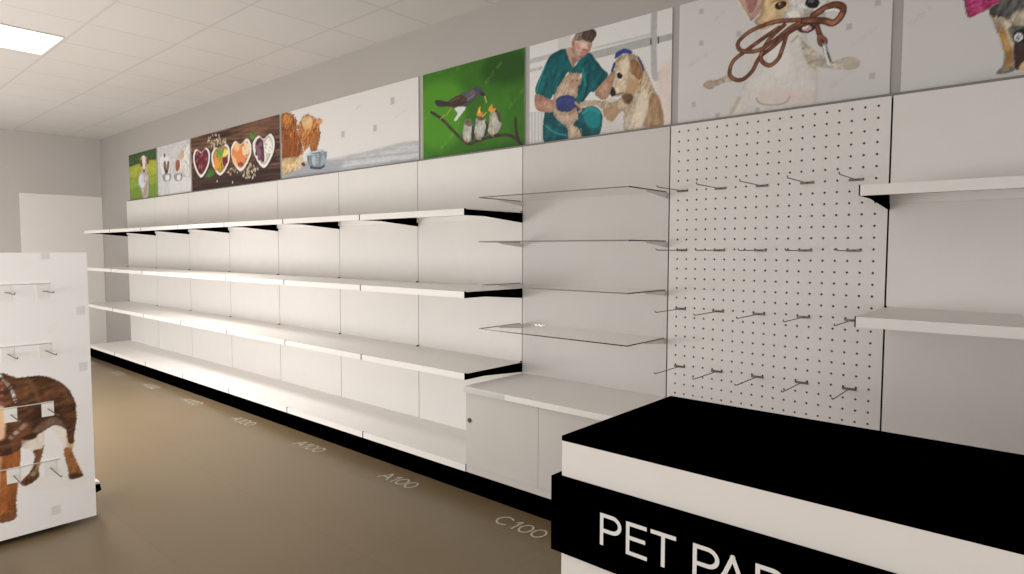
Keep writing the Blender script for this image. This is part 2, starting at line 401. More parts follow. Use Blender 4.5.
ART={
 'bird':[
  ('p',(58,112,24),[(-0.1,-0.1),(1.06,-0.1),(1.06,0.7),(-0.1,0.7)],{'flat':1,'tex':((46,92,20),2,2,0,0.7)}),
  ('p',(74,132,28),[(0.013,0.516),(0.36,0.487),(0.399,0.143),(0.1,0.06),(-0.082,0.23)],{'soft':0.12}),
  ('p',(34,74,16),[(0.655,0.598),(0.924,0.597),(0.993,0.444),(0.784,0.402),(0.598,0.488)],{'soft':0.1}),
  ('p',(44,90,20),[(0.597,0.01),(0.995,0.047),(1.029,-0.111),(0.499,-0.092)],{'soft':0.08}),
  ('l',(120,165,85),[(0.632,0.444),(0.769,0.552)],{'w':0.022,'a':0.33,'dash':0.012}),
  ('l',(120,165,85),[(0.843,0.255),(0.949,0.346)],{'w':0.022,'a':0.33,'dash':0.012}),
  ('l',(120,165,85),[(0.199,0.062),(0.329,0.163)],{'w':0.022,'a':0.33,'dash':0.012}),
  ('l',(120,165,85),[(-0.007,0.269),(0.142,0.367)],{'w':0.022,'a':0.33,'dash':0.012}),
  ('l',(120,165,85),[(0.344,0.569),(0.385,0.598)],{'w':0.022,'a':0.33,'dash':0.012}),
  ('l',(54,40,36),[(0.084,0.328),(0.189,0.27),(0.296,0.184),(0.389,0.109),(0.474,0.062),(0.559,0.073),(0.674,0.086),(0.784,0.084),(0.874,0.061),(0.947,-0.002)],{'w':0.022,'tex':((95,75,66),30,30,0,0.8)}),
  ('l',(46,36,32),[(0.891,0.174),(0.891,0.118),(0.909,0.05),(0.94,0.004)],{'w':0.02}),
  ('l',(60,46,40),[(0.296,0.187),(0.275,0.208)],{'w':0.012}),
  ('p',(98,94,92),[(0.142,0.403),(0.265,0.377),(0.359,0.403),(0.461,0.42),(0.524,0.435),(0.569,0.426),(0.594,0.401),(0.621,0.363),(0.59,0.365),(0.544,0.36),(0.485,0.332),(0.428,0.314),(0.351,0.316),(0.292,0.332),(0.25,0.351),(0.155,0.362)],{'rough':0.003,'tex':((76,72,72),20,10,30,0.8)}),
  ('p',(88,62,48),[(0.259,0.375),(0.38,0.399),(0.437,0.379),(0.453,0.349),(0.384,0.326),(0.297,0.337)],{'tex':((60,42,36),40,14,20,0.8)}),
  ('p',(50,42,40),[(0.138,0.404),(0.265,0.372),(0.297,0.341),(0.155,0.359)],{}),
  ('p',(66,68,74),[(0.505,0.427),(0.569,0.426),(0.598,0.398),(0.619,0.363),(0.586,0.37),(0.55,0.392)],{}),
  ('l',(54,38,30),[(0.297,0.358),(0.4,0.371)],{'w':0.005,'soft':0.004}),
  ('l',(54,38,30),[(0.318,0.347),(0.412,0.355)],{'w':0.005,'soft':0.004}),
  ('l',(54,38,30),[(0.343,0.334),(0.425,0.342)],{'w':0.005,'soft':0.004}),
  ('l',(120,92,70),[(0.276,0.37),(0.392,0.389)],{'w':0.005,'soft':0.004}),
  ('l',(130,130,134),[(0.453,0.357),(0.524,0.382)],{'w':0.006,'soft':0.005}),
  ('p',(40,38,38),[(0.575,0.388),(0.598,0.39),(0.625,0.36),(0.59,0.365)],{}),
  ('p',(205,206,196),[(0.33,0.322),(0.424,0.318),(0.434,0.299),(0.379,0.256),(0.342,0.23),(0.325,0.243),(0.359,0.281)],{}),
  ('l',(196,140,60),[(0.297,0.327),(0.25,0.285)],{'w':0.007}),
  ('l',(196,140,60),[(0.228,0.285),(0.185,0.267)],{'w':0.007}),
  ('l',(225,205,120),[(0.617,0.358),(0.625,0.339),(0.634,0.314)],{'w':0.006}),
  ('p',(196,192,176),[(0.428,0.216),(0.46,0.231),(0.496,0.212),(0.512,0.158),(0.502,0.095),(0.472,0.076),(0.424,0.09),(0.408,0.142)],{'rough':0.003,'tex':((150,142,120),30,20,90,0.8)}),
  ('p',(112,98,80),[(0.424,0.208),(0.456,0.231),(0.496,0.212),(0.5,0.184),(0.46,0.181)],{}),
  ('p',(52,48,44),[(0.5,0.18),(0.524,0.142),(0.516,0.09),(0.492,0.088)],{}),
  ('p',(200,196,180),[(0.543,0.229),(0.598,0.236),(0.628,0.204),(0.638,0.149),(0.601,0.092),(0.551,0.081),(0.524,0.128),(0.528,0.183)],{'rough':0.003,'tex':((150,142,120),30,20,90,0.8)}),
  ('p',(56,50,46),[(0.621,0.199),(0.655,0.16),(0.64,0.108),(0.609,0.098),(0.628,0.15)],{}),
  ('p',(100,84,66),[(0.543,0.229),(0.598,0.236),(0.621,0.21),(0.578,0.201)],{}),
  ('p',(205,196,178),[(0.662,0.234),(0.711,0.265),(0.744,0.239),(0.768,0.166),(0.744,0.116),(0.685,0.096),(0.647,0.125),(0.659,0.18)],{'rough':0.003,'tex':((150,142,120),30,20,90,0.8)}),
  ('p',(78,70,62),[(0.715,0.26),(0.748,0.238),(0.77,0.176),(0.748,0.175),(0.726,0.218)],{}),
  ('p',(212,142,52),[(0.543,0.245),(0.563,0.289),(0.579,0.297),(0.582,0.261),(0.605,0.253),(0.59,0.23)],{}),
  ('p',(240,196,70),[(0.559,0.255),(0.569,0.288),(0.577,0.262)],{}),
  ('p',(212,142,52),[(0.651,0.26),(0.674,0.292),(0.689,0.295),(0.692,0.267),(0.718,0.264),(0.692,0.24)],{}),
  ('l',(225,215,110),[(0.598,0.226),(0.632,0.249)],{'w':0.006}),
  ('d',(40,34,30),[(0.46,0.211),(0.59,0.214),(0.715,0.243)],{'r':0.006}),
  ('l',(200,130,90),[(0.428,0.092),(0.46,0.071)],{'w':0.006}),
  ('l',(200,130,90),[(0.553,0.095),(0.584,0.075)],{'w':0.006}),
  ('l',(200,130,90),[(0.668,0.106),(0.698,0.086)],{'w':0.006}),
 ],
 'vet':[
  ('p',(203,195,187),[(-0.1,-0.1),(1.06,-0.1),(1.06,0.7),(-0.1,0.7)],{'flat':1}),
  ('p',(190,183,175),[(0.217,0.655),(0.312,0.647),(0.313,0.472),(0.219,0.476)],{'flat':1}),
  ('l',(170,165,158),[(-0.019,0.508),(0.218,0.511)],{'w':0.03}),
  ('l',(172,167,160),[(-0.018,0.453),(0.094,0.453)],{'w':0.02}),
  ('l',(160,155,148),[(0.438,0.453),(0.843,0.457)],{'w':0.045}),
  ('l',(158,152,146),[(0.879,0.454),(0.979,0.454)],{'w':0.034}),
  ('l',(182,175,168),[(0.47,0.494),(0.843,0.491)],{'w':0.012}),
  ('l',(164,158,151),[(0.857,0.658),(0.863,0.291),(0.902,0.272)],{'w':0.036}),
  ('l',(50,50,55),[(0.84,0.469),(0.841,0.44)],{'w':0.008}),
  ('l',(50,50,55),[(0.883,0.468),(0.884,0.438)],{'w':0.008}),
  ('p',(205,186,172),[(0.894,0.298),(0.981,0.318),(0.988,-0.019),(0.92,-0.011),(0.89,0.177)],{'soft':0.04,'tex':((196,178,165),3,3,0,0.4),'sh':0}),
  ('p',(176,169,162),[(-0.036,0.201),(0.121,0.186),(0.122,-0.026),(-0.036,-0.009)],{'flat':1}),
  ('l',(198,190,182),[(-0.021,0.195),(-0.02,-0.005)],{'w':0.008}),
  ('l',(198,190,182),[(0.006,0.191),(0.007,-0.008)],{'w':0.008}),
  ('l',(198,190,182),[(0.032,0.187),(0.033,-0.011)],{'w':0.008}),
  ('l',(198,190,182),[(0.058,0.184),(0.059,-0.014)],{'w':0.008}),
  ('l',(198,190,182),[(0.084,0.18),(0.085,-0.016)],{'w':0.008}),
  ('l',(198,190,182),[(0.11,0.177),(0.111,-0.019)],{'w':0.008}),
  ('p',(192,182,172),[(0.537,0.194),(0.705,0.143),(0.692,-0.009),(0.523,0.011)],{'soft':0.02}),
  ('p',(178,148,115),[(0.604,0.245),(0.618,0.323),(0.616,0.385),(0.653,0.416),(0.727,0.412),(0.783,0.368),(0.818,0.299),(0.861,0.206),(0.904,0.126),(0.92,-0.011),(0.823,-0.014),(0.692,-0.003),(0.682,0.069),(0.676,0.115),(0.646,0.097),(0.597,0.065),(0.554,0.097),(0.537,0.144),(0.473,0.179),(0.408,0.194),(0.428,0.205),(0.537,0.188),(0.614,0.171),(0.668,0.199),(0.611,0.199),(0.58,0.226)],{'rough':0.005,'tex':((206,184,156),22,12,70,0.9)}),
  ('p',(206,190,168),[(0.747,0.237),(0.798,0.191),(0.821,0.101),(0.801,0.006),(0.695,0.001),(0.682,0.082),(0.72,0.14)],{'rough':0.006,'soft':0.01,'tex':((180,155,122),25,9,80,0.8)}),
  ('p',(160,122,84),[(0.848,0.183),(0.904,0.119),(0.917,0.001),(0.851,0.0),(0.835,0.099)],{'rough':0.004,'soft':0.01,'a':0.6}),
  ('p',(204,184,156),[(0.621,0.335),(0.642,0.363),(0.702,0.371),(0.717,0.292),(0.704,0.219),(0.652,0.202),(0.611,0.215),(0.589,0.24)],{'soft':0.01,'rough':0.003,'tex':((190,165,132),20,12,60,0.7)}),
  ('p',(152,110,72),[(0.719,0.383),(0.774,0.36),(0.794,0.298),(0.758,0.283),(0.717,0.318)],{'soft':0.005,'rough':0.004,'tex':((120,82,50),25,12,80,0.8)}),
  ('p',(42,36,36),[(0.583,0.249),(0.607,0.255),(0.623,0.219),(0.602,0.202),(0.586,0.22)],{}),
  ('l',(70,50,44),[(0.62,0.209),(0.674,0.211)],{'w':0.006}),
  ('l',(60,50,44),[(0.795,0.306),(0.79,0.27),(0.779,0.242)],{'w':0.007}),
  ('p',(12,92,94),[(0.239,0.533),(0.157,0.508),(0.112,0.446),(0.046,0.317),(0.156,0.254),(0.188,0.283),(0.178,0.189),(0.121,0.184),(0.118,-0.004),(0.257,-0.01),(0.302,-0.004),(0.302,0.062),(0.39,0.052),(0.41,0.001),(0.511,-0.003),(0.538,0.075),(0.531,0.126),(0.477,0.168),(0.418,0.166),(0.388,0.178),(0.45,0.247),(0.488,0.251),(0.573,0.32),(0.535,0.37),(0.486,0.43),(0.46,0.464),(0.425,0.476),(0.382,0.45),(0.333,0.419),(0.291,0.517)],{'tex':((6,66,70),7,5,60,0.9)}),
  ('p',(22,112,112),[(0.428,0.167),(0.49,0.158),(0.525,0.117),(0.519,0.052),(0.459,0.046),(0.409,0.106)],{'soft':0.02}),
  ('p',(6,62,66),[(0.302,0.06),(0.393,0.046),(0.407,-0.002),(0.326,-0.003)],{'soft':0.008,'a':0.7}),
  ('p',(6,64,68),[(0.441,0.447),(0.462,0.364),(0.44,0.261),(0.42,0.265),(0.436,0.355)],{'soft':0.01,'a':0.7}),
  ('l',(8,70,74),[(0.166,0.403),(0.188,0.283)],{'w':0.01}),
  ('l',(30,125,124),[(0.291,0.514),(0.334,0.416),(0.386,0.452)],{'w':0.006}),
  ('p',(176,136,116),[(0.279,0.525),(0.321,0.527),(0.355,0.468),(0.346,0.438),(0.331,0.413),(0.307,0.456)],{'soft':0.006}),
  ('p',(128,88,72),[(0.321,0.474),(0.381,0.45),(0.355,0.436),(0.332,0.416),(0.322,0.453)],{'soft':0.008,'a':0.8}),
  ('p',(190,150,130),[(0.321,0.565),(0.353,0.6),(0.392,0.602),(0.439,0.574),(0.463,0.535),(0.46,0.505),(0.443,0.481),(0.411,0.462),(0.375,0.455),(0.341,0.483),(0.323,0.516)],{'soft':0.004,'tex':((170,124,104),9,9,0,0.6),'shw':0.014}),
  ('p',(204,168,148),[(0.354,0.558),(0.405,0.547),(0.439,0.527),(0.423,0.509),(0.38,0.518)],{'soft':0.012,'a':0.7}),
  ('p',(164,104,90),[(0.389,0.492),(0.435,0.486),(0.415,0.463),(0.376,0.458)],{'soft':0.01,'a':0.7}),
  ('l',(100,66,56),[(0.399,0.501),(0.433,0.491)],{'w':0.005,'soft':0.004}),
  ('l',(120,70,62),[(0.374,0.46),(0.394,0.461)],{'w':0.006,'soft':0.004}),
  ('l',(150,104,88),[(0.438,0.517),(0.45,0.487),(0.436,0.482)],{'w':0.006,'soft':0.004}),
  ('p',(168,118,100),[(0.321,0.567),(0.34,0.565),(0.344,0.533),(0.328,0.527)],{'soft':0.004}),
  ('l',(96,60,50),[(0.331,0.556),(0.333,0.538)],{'w':0.005}),
  ('p',(150,134,118),[(0.343,0.574),(0.35,0.602),(0.388,0.609),(0.415,0.604),(0.41,0.56),(0.38,0.556),(0.354,0.562)],{'soft':0.005,'tex':((112,96,82),20,12,70,0.8)}),
  ('p',(96,76,60),[(0.392,0.585),(0.405,0.605),(0.455,0.606),(0.485,0.589),(0.492,0.563),(0.472,0.536),(0.454,0.53),(0.436,0.54),(0.412,0.549),(0.398,0.563)],{'soft':0.004,'rough':0.003,'tex':((58,44,36),26,12,60,0.9)}),
  ('l',(6,70,74),[(0.156,0.437),(0.177,0.359),(0.167,0.278)],{'w':0.012,'soft':0.008}),
  ('l',(40,128,126),[(0.132,0.474),(0.091,0.399),(0.057,0.317)],{'w':0.01,'soft':0.006}),
  ('l',(4,56,60),[(0.439,0.354),(0.421,0.238),(0.373,0.182)],{'w':0.014,'soft':0.01}),
  ('l',(30,116,116),[(0.4,0.392),(0.421,0.294)],{'w':0.014,'soft':0.012}),
  ('l',(4,60,64),[(0.136,0.133),(0.211,0.082),(0.294,0.064)],{'w':0.01,'soft':0.008}),
  ('l',(36,120,118),[(0.126,0.101),(0.201,0.05),(0.284,0.024)],{'w':0.01,'soft':0.008}),
  ('l',(44,130,128),[(0.403,0.138),(0.461,0.157),(0.518,0.122)],{'w':0.016,'soft':0.012}),
  ('l',(4,56,60),[(0.364,0.095),(0.394,0.011)],{'w':0.012,'soft':0.008}),
  ('p',(4,60,64),[(0.125,0.243),(0.183,0.243),(0.184,0.16),(0.131,0.184)],{'soft':0.01,'a':0.6}),
  ('p',(200,170,138),[(0.715,0.353),(0.761,0.371),(0.802,0.302),(0.793,0.243),(0.753,0.258),(0.726,0.307)],{'soft':0.02,'a':0.5}),
  ('p',(166,122,84),[(0.722,0.365),(0.749,0.373),(0.787,0.322),(0.785,0.275),(0.765,0.267),(0.733,0.31)],{'soft':0.008,'tex':((132,92,58),16,10,75,0.8)}),
  ('p',(170,128,88),[(0.701,0.258),(0.752,0.276),(0.773,0.237),(0.733,0.191),(0.692,0.197)],{'soft':0.02,'a':0.8}),
  ('p',(104,66,44),[(0.668,0.196),(0.717,0.2),(0.74,0.172),(0.708,0.145),(0.679,0.163)],{'soft':0.02,'rough':0.006,'a':0.85,'tex':((70,42,28),20,10,60,0.8)}),
  ('p',(30,24,24),[(0.633,0.319),(0.648,0.325),(0.667,0.305),(0.657,0.291),(0.637,0.298)],{'soft':0.003}),
  ('p',(30,26,28),[(0.578,0.235),(0.595,0.254),(0.621,0.235),(0.624,0.208),(0.602,0.207)],{'soft':0.004}),
  ('p',(150,116,84),[(0.542,0.138),(0.607,0.147),(0.65,0.122),(0.608,0.064),(0.565,0.089)],{'soft':0.014,'a':0.7}),
  ('p',(168,132,98),[(0.844,0.173),(0.888,0.149),(0.915,0.007),(0.807,0.012),(0.826,0.089)],{'soft':0.02,'a':0.7,'tex':((140,104,72),18,10,75,0.8)}),
  ('p',(212,194,170),[(0.794,0.207),(0.824,0.176),(0.826,0.089),(0.787,0.015),(0.756,0.019),(0.755,0.125)],{'soft':0.02,'a':0.7}),
  ('p',(184,142,118),[(0.054,0.304),(0.153,0.258),(0.206,0.233),(0.216,0.179),(0.141,0.179),(0.066,0.2),(0.041,0.246)],{'tex':((150,96,74),8,8,0,0.6)}),
  ('p',(182,140,116),[(0.485,0.246),(0.56,0.307),(0.615,0.346),(0.607,0.273),(0.571,0.201),(0.53,0.197)],{'tex':((160,112,90),8,8,0,0.5)}),
  ('p',(50,60,112),[(0.617,0.41),(0.626,0.439),(0.677,0.45),(0.724,0.427),(0.719,0.413),(0.671,0.424),(0.635,0.411)],{}),
  ('l',(48,56,104),[(0.6,0.344),(0.615,0.38)],{'w':0.016}),
  ('l',(48,56,104),[(0.765,0.386),(0.789,0.339),(0.798,0.313)],{'w':0.01}),
  ('p',(198,172,146),[(0.189,0.267),(0.237,0.335),(0.282,0.377),(0.323,0.383),(0.387,0.364),(0.392,0.32),(0.367,0.287),(0.361,0.236),(0.324,0.245),(0.264,0.256),(0.215,0.242),(0.203,0.189),(0.291,0.163),(0.35,0.168),(0.369,0.111),(0.336,0.08),(0.386,0.041),(0.387,-0.013),(0.309,-0.007),(0.291,0.064),(0.239,0.106),(0.193,0.154),(0.178,0.206)],{'rough':0.005,'tex':((168,138,112),26,12,60,0.9)}),
  ('p',(170,130,108),[(0.306,0.351),(0.36,0.344),(0.374,0.312),(0.332,0.29),(0.306,0.313)],{'soft':0.008,'a':0.8}),
  ('d',(60,50,46),[(0.327,0.334),(0.36,0.331)],{'r':0.005}),
  ('l',(206,186,164),[(0.282,0.374),(0.296,0.386)],{'w':0.012}),
  ('l',(206,186,164),[(0.383,0.348),(0.39,0.363)],{'w':0.012}),
  ('p',(58,66,118),[(0.21,0.246),(0.264,0.26),(0.324,0.248),(0.36,0.207),(0.352,0.165),(0.291,0.161),(0.219,0.184)],{'tex':((44,50,94),12,12,30,0.8)}),
  ('l',(176,128,104),[(0.351,0.206),(0.392,0.162),(0.375,0.148)],{'w':0.014}),
  ('l',(172,148,122),[(0.392,0.189),(0.489,0.185)],{'w':0.03}),
  ('l',(150,112,84),[(0.308,0.147),(0.35,0.168)],{'w':0.02}),
  ('p',(224,204,176),[(0.647,0.384),(0.699,0.392),(0.715,0.353),(0.69,0.322),(0.658,0.337)],{'soft':0.02,'a':0.6}),
  ('p',(214,180,160),[(0.38,0.546),(0.416,0.531),(0.423,0.513),(0.393,0.514)],{'soft':0.012,'a':0.6}),
 ],
 'leash':[
  ('p',(180,171,161),[(-0.1,-0.1),(1.06,-0.1),(1.06,0.7),(-0.1,0.7)],{'flat':1}),
  ('p',(175,166,156),[(-0.019,0.154),(0.937,0.09),(0.943,-0.093),(-0.015,-0.05)],{'soft':0.08,'a':0.5}),
  ('p',(189,178,166),[(0.425,0.443),(0.595,0.366),(0.633,0.283),(0.676,0.155),(0.677,0.026),(0.659,-0.017),(0.456,-0.027),(0.274,-0.003),(0.313,0.082),(0.352,0.165),(0.384,0.287)],{'soft':0.014,'rough':0.004,'tex':((179,166,152),18,8,80,0.5),'sh':0.07,'gr':0.08}),
  ('p',(166,149,130),[(0.596,0.319),(0.643,0.244),(0.672,0.156),(0.636,0.181),(0.607,0.252)],{'soft':0.012,'a':0.8}),
  ('p',(188,166,151),[(0.433,0.103),(0.566,0.081),(0.559,0.016),(0.425,0.036)],{'soft':0.04,'a':0.7,'gr':0.1}),
  ('p',(190,166,152),[(0.557,0.073),(0.648,0.068),(0.659,0.011),(0.568,0.015)],{'soft':0.02,'a':0.6}),
  ('l',(148,130,114),[(0.404,0.068),(0.425,0.042),(0.483,0.025),(0.54,0.028),(0.56,0.052)],{'w':0.006,'soft':0.006}),
  ('l',(168,150,134),[(0.284,0.016),(0.323,0.081)],{'w':0.02,'soft':0.018}),
  ('l',(172,156,138),[(0.419,0.28),(0.393,0.207)],{'w':0.01,'soft':0.01}),
  ('l',(160,142,124),[(0.561,0.299),(0.587,0.321)],{'w':0.01,'soft':0.01}),
  ('p',(178,161,140),[(0.136,0.171),(0.156,0.193),(0.208,0.19),(0.269,0.204),(0.296,0.171),(0.228,0.166),(0.176,0.148)],{'rough':0.003,'tex':((146,124,100),16,16,0,0.7),'sh':0.1}),
  ('p',(156,134,110),[(0.136,0.169),(0.151,0.19),(0.186,0.186),(0.182,0.16),(0.159,0.153)],{'soft':0.006,'a':0.7}),
  ('p',(180,165,147),[(0.604,0.293),(0.67,0.234),(0.74,0.18),(0.805,0.187),(0.845,0.161),(0.839,0.133),(0.792,0.132),(0.707,0.157),(0.636,0.189)],{'rough':0.003,'tex':((154,137,118),14,14,0,0.7),'sh':0.08}),
  ('p',(164,147,127),[(0.782,0.176),(0.815,0.183),(0.845,0.161),(0.839,0.133),(0.802,0.132)],{'soft':0.008,'a':0.6}),
  ('l',(140,120,102),[(0.636,0.19),(0.68,0.196),(0.741,0.171)],{'w':0.008,'soft':0.006}),
  ('p',(186,152,110),[(0.417,0.579),(0.416,0.464),(0.388,0.434),(0.426,0.385),(0.483,0.396),(0.567,0.391),(0.603,0.419),(0.563,0.54)],{'rough':0.004,'tex':((200,168,120),20,9,50,0.8)}),
  ('p',(174,134,116),[(0.301,0.61),(0.313,0.538),(0.363,0.445),(0.387,0.448),(0.42,0.482),(0.431,0.575)],{'tex':((190,158,140),12,12,0,0.6)}),
  ('p',(160,104,92),[(0.337,0.581),(0.349,0.509),(0.371,0.475),(0.396,0.508),(0.398,0.565)],{'soft':0.012,'tex':((190,140,124),14,8,60,0.7)}),
  ('l',(200,178,148),[(0.306,0.549),(0.361,0.448)],{'w':0.008,'soft':0.003}),
  ('l',(150,120,90),[(0.395,0.432),(0.424,0.462),(0.422,0.539)],{'w':0.012,'soft':0.006}),
  ('p',(206,198,186),[(0.565,0.54),(0.538,0.454),(0.516,0.431),(0.549,0.399),(0.683,0.371),(0.705,0.395),(0.705,0.503)],{'soft':0.008,'rough':0.003,'tex':((180,170,158),18,10,40,0.6)}),
  ('p',(150,138,124),[(0.538,0.439),(0.612,0.415),(0.63,0.394),(0.558,0.402)],{'soft':0.008,'a':0.7}),
  ('p',(128,116,104),[(0.611,0.436),(0.665,0.414),(0.691,0.412),(0.687,0.39),(0.621,0.401)],{'soft':0.006,'a':0.6}),
  ('p',(34,26,24),[(0.481,0.483),(0.5,0.495),(0.53,0.486),(0.53,0.469),(0.508,0.459),(0.489,0.466)],{'soft':0.002}),
  ('p',(84,52,34),[(0.496,0.486),(0.513,0.488),(0.517,0.472),(0.502,0.47)],{'soft':0.003}),
  ('d',(210,205,200),[(0.502,0.485)],{'r':0.003}),
  ('p',(26,22,24),[(0.615,0.457),(0.628,0.478),(0.663,0.47),(0.677,0.449),(0.666,0.43),(0.638,0.433)],{'soft':0.002}),
  ('p',(80,76,80),[(0.628,0.467),(0.65,0.468),(0.655,0.456),(0.633,0.458)],{'soft':0.004}),
  ('p',(48,30,28),[(0.583,0.348),(0.604,0.371),(0.649,0.361),(0.663,0.336),(0.625,0.326)],{'soft':0.003}),
  ('p',(170,128,116),[(0.603,0.345),(0.613,0.362),(0.64,0.354),(0.646,0.338),(0.625,0.333)],{'soft':0.004}),
  ('l',(215,208,200),[(0.606,0.361),(0.617,0.348),(0.631,0.356)],{'w':0.006}),
  ('p',(214,200,180),[(0.538,0.435),(0.584,0.433),(0.594,0.403),(0.558,0.4)],{'soft':0.01,'a':0.8}),
  ('p',(200,170,128),[(0.453,0.484),(0.482,0.448),(0.464,0.424),(0.425,0.433)],{'soft':0.02,'a':0.7}),
  ('l',(120,84,54),[(0.471,0.5),(0.492,0.503),(0.528,0.492)],{'w':0.005,'soft':0.004}),
  ('p',(198,188,177),[(0.457,0.32),(0.542,0.303),(0.555,0.178),(0.48,0.162)],{'soft':0.04,'a':0.7,'gr':0.05}),
  ('l',(58,30,20),[(0.503,0.377),(0.427,0.342),(0.344,0.299),(0.288,0.264),(0.271,0.209),(0.297,0.176),(0.338,0.169),(0.383,0.201),(0.417,0.259),(0.476,0.295),(0.55,0.346),(0.631,0.372)],{'w':0.0195}),
  ('l',(112,62,40),[(0.503,0.377),(0.427,0.342),(0.344,0.299),(0.288,0.264),(0.271,0.209),(0.297,0.176),(0.338,0.169),(0.383,0.201),(0.417,0.259),(0.476,0.295),(0.55,0.346),(0.631,0.372)],{'w':0.01209,'tex':((150,92,62),6,6,0,1.0),'gr':0.5}),
  ('l',(58,30,20),[(0.525,0.383),(0.46,0.333),(0.423,0.271),(0.43,0.235),(0.465,0.212),(0.503,0.235),(0.524,0.287),(0.545,0.347),(0.604,0.371)],{'w':0.0195}),
  ('l',(112,62,40),[(0.525,0.383),(0.46,0.333),(0.423,0.271),(0.43,0.235),(0.465,0.212),(0.503,0.235),(0.524,0.287),(0.545,0.347),(0.604,0.371)],{'w':0.01209,'tex':((150,92,62),6,6,0,1.0),'gr':0.5}),
  ('l',(58,30,20),[(0.595,0.379),(0.55,0.363),(0.485,0.324),(0.419,0.294),(0.355,0.297),(0.318,0.316),(0.313,0.353),(0.373,0.391),(0.474,0.408),(0.567,0.396),(0.675,0.373)],{'w':0.0195}),
  ('l',(112,62,40),[(0.595,0.379),(0.55,0.363),(0.485,0.324),(0.419,0.294),(0.355,0.297),(0.318,0.316),(0.313,0.353),(0.373,0.391),(0.474,0.408),(0.567,0.396),(0.675,0.373)],{'w':0.01209,'tex':((150,92,62),6,6,0,1.0),'gr':0.5}),
  ('l',(58,30,20),[(0.613,0.384),(0.692,0.365),(0.735,0.345),(0.765,0.365),(0.774,0.4),(0.746,0.421),(0.704,0.419),(0.652,0.397)],{'w':0.03}),
  ('l',(112,62,40),[(0.613,0.384),(0.692,0.365),(0.735,0.345),(0.765,0.365),(0.774,0.4),(0.746,0.421),(0.704,0.419),(0.652,0.397)],{'w':0.0186,'tex':((150,92,62),6,6,0,1.0),'gr':0.5}),
  ('l',(225,218,208),[(0.703,0.403),(0.734,0.404),(0.758,0.391)],{'w':0.008,'soft':0.004}),
  ('l',(150,90,60),[(0.71,0.358),(0.744,0.352),(0.766,0.38)],{'w':0.006,'soft':0.003}),
  ('l',(58,30,20),[(0.668,0.351),(0.68,0.31),(0.695,0.28)],{'w':0.022}),
  ('l',(112,62,40),[(0.668,0.351),(0.68,0.31),(0.695,0.28)],{'w':0.01364,'tex':((150,92,62),6,6,0,1.0),'gr':0.5}),
  ('l',(58,30,20),[(0.68,0.303),(0.705,0.277),(0.702,0.256),(0.685,0.267),(0.679,0.292)],{'w':0.018}),
  ('l',(112,62,40),[(0.68,0.303),(0.705,0.277),(0.702,0.256),(0.685,0.267),(0.679,0.292)],{'w':0.01116,'tex':((150,92,62),6,6,0,1.0),'gr':0.5}),
  ('l',(110,106,102),[(0.702,0.258),(0.708,0.231),(0.716,0.203)],{'w':0.02}),
  ('l',(186,180,172),[(0.701,0.253),(0.71,0.211),(0.727,0.157)],{'w':0.01}),
  ('l',(70,66,62),[(0.717,0.22),(0.73,0.182)],{'w':0.008}),
  ('l',(150,146,140),[(0.705,0.165),(0.729,0.155)],{'w':0.012}),
  ('s',(150,142,133),[(0.119,0.543)],{'r':0.012,'a':0.75}),
  ('s',(150,142,133),[(0.122,0.386)],{'r':0.012,'a':0.75}),
  ('s',(150,142,133),[(0.313,0.39)],{'r':0.012,'a':0.75}),
  ('s',(150,142,133),[(0.801,0.314)],{'r':0.012,'a':0.75}),
  ('s',(150,142,133),[(0.897,0.087)],{'r':0.012,'a':0.75}),
  ('s',(150,142,133),[(0.411,0.01)],{'r':0.012,'a':0.75}),
  ('s',(150,142,133),[(0.215,0.013)],{'r':0.012,'a':0.75}),
  ('s',(150,142,133),[(0.086,0.086)],{'r':0.012,'a':0.75}),
  ('s',(150,142,133),[(0.909,0.389)],{'r':0.012,'a':0.75}),
  ('l',(168,159,150),[(0.146,0.457),(0.241,0.516)],{'w':0.02,'a':0.35,'dash':0.012}),
  ('l',(168,159,150),[(0.026,0.274),(0.181,0.338)],{'w':0.02,'a':0.35,'dash':0.012}),
  ('l',(168,159,150),[(0.822,0.235),(0.908,0.286)],{'w':0.02,'a':0.35,'dash':0.012}),
  ('l',(168,159,150),[(0.727,0.064),(0.841,0.134)],{'w':0.02,'a':0.35,'dash':0.012}),
 ],
 'knit':[
  ('p',(180,171,161),[(-0.1,-0.1),(1.06,-0.1),(1.06,0.7),(-0.1,0.7)],{'flat':1}),
  ('p',(166,158,149),[(0.229,0.03),(0.399,0.031),(0.569,0.029),(0.572,-0.04),(0.231,-0.013)],{'soft':0.05,'a':0.5}),
  ('p',(182,152,122),[(0.288,0.276),(0.346,0.231),(0.365,0.196),(0.369,0.129),(0.372,0.036),(0.333,0.031),(0.34,0.083),(0.325,0.148),(0.3,0.216)],{'rough':0.003,'soft':0.003,'tex':((150,130,112),16,9,80,0.8)}),
  ('p',(172,122,62),[(0.316,0.197),(0.34,0.171),(0.359,0.115),(0.364,0.032),(0.34,0.031),(0.343,0.082),(0.329,0.137)],{'soft':0.01,'rough':0.003,'tex':((190,146,86),22,9,85,0.8)}),
  ('p',(196,176,148),[(0.334,0.214),(0.364,0.191),(0.368,0.129),(0.359,0.115),(0.347,0.159)],{'soft':0.012,'a':0.9}),
  ('p',(162,142,118),[(0.317,0.023),(0.332,0.04),(0.366,0.038),(0.37,0.02),(0.333,0.017)],{'tex':((110,98,84),20,20,0,0.8)}),
  ('p',(74,48,38),[(0.37,0.129),(0.399,0.122),(0.42,0.103),(0.414,0.053),(0.389,0.026),(0.373,0.033)],{'soft':0.004,'tex':((50,34,28),14,8,80,0.7)}),
  ('p',(182,150,104),[(0.386,0.023),(0.394,0.047),(0.414,0.053),(0.438,0.044),(0.44,0.013)],{'rough':0.003}),
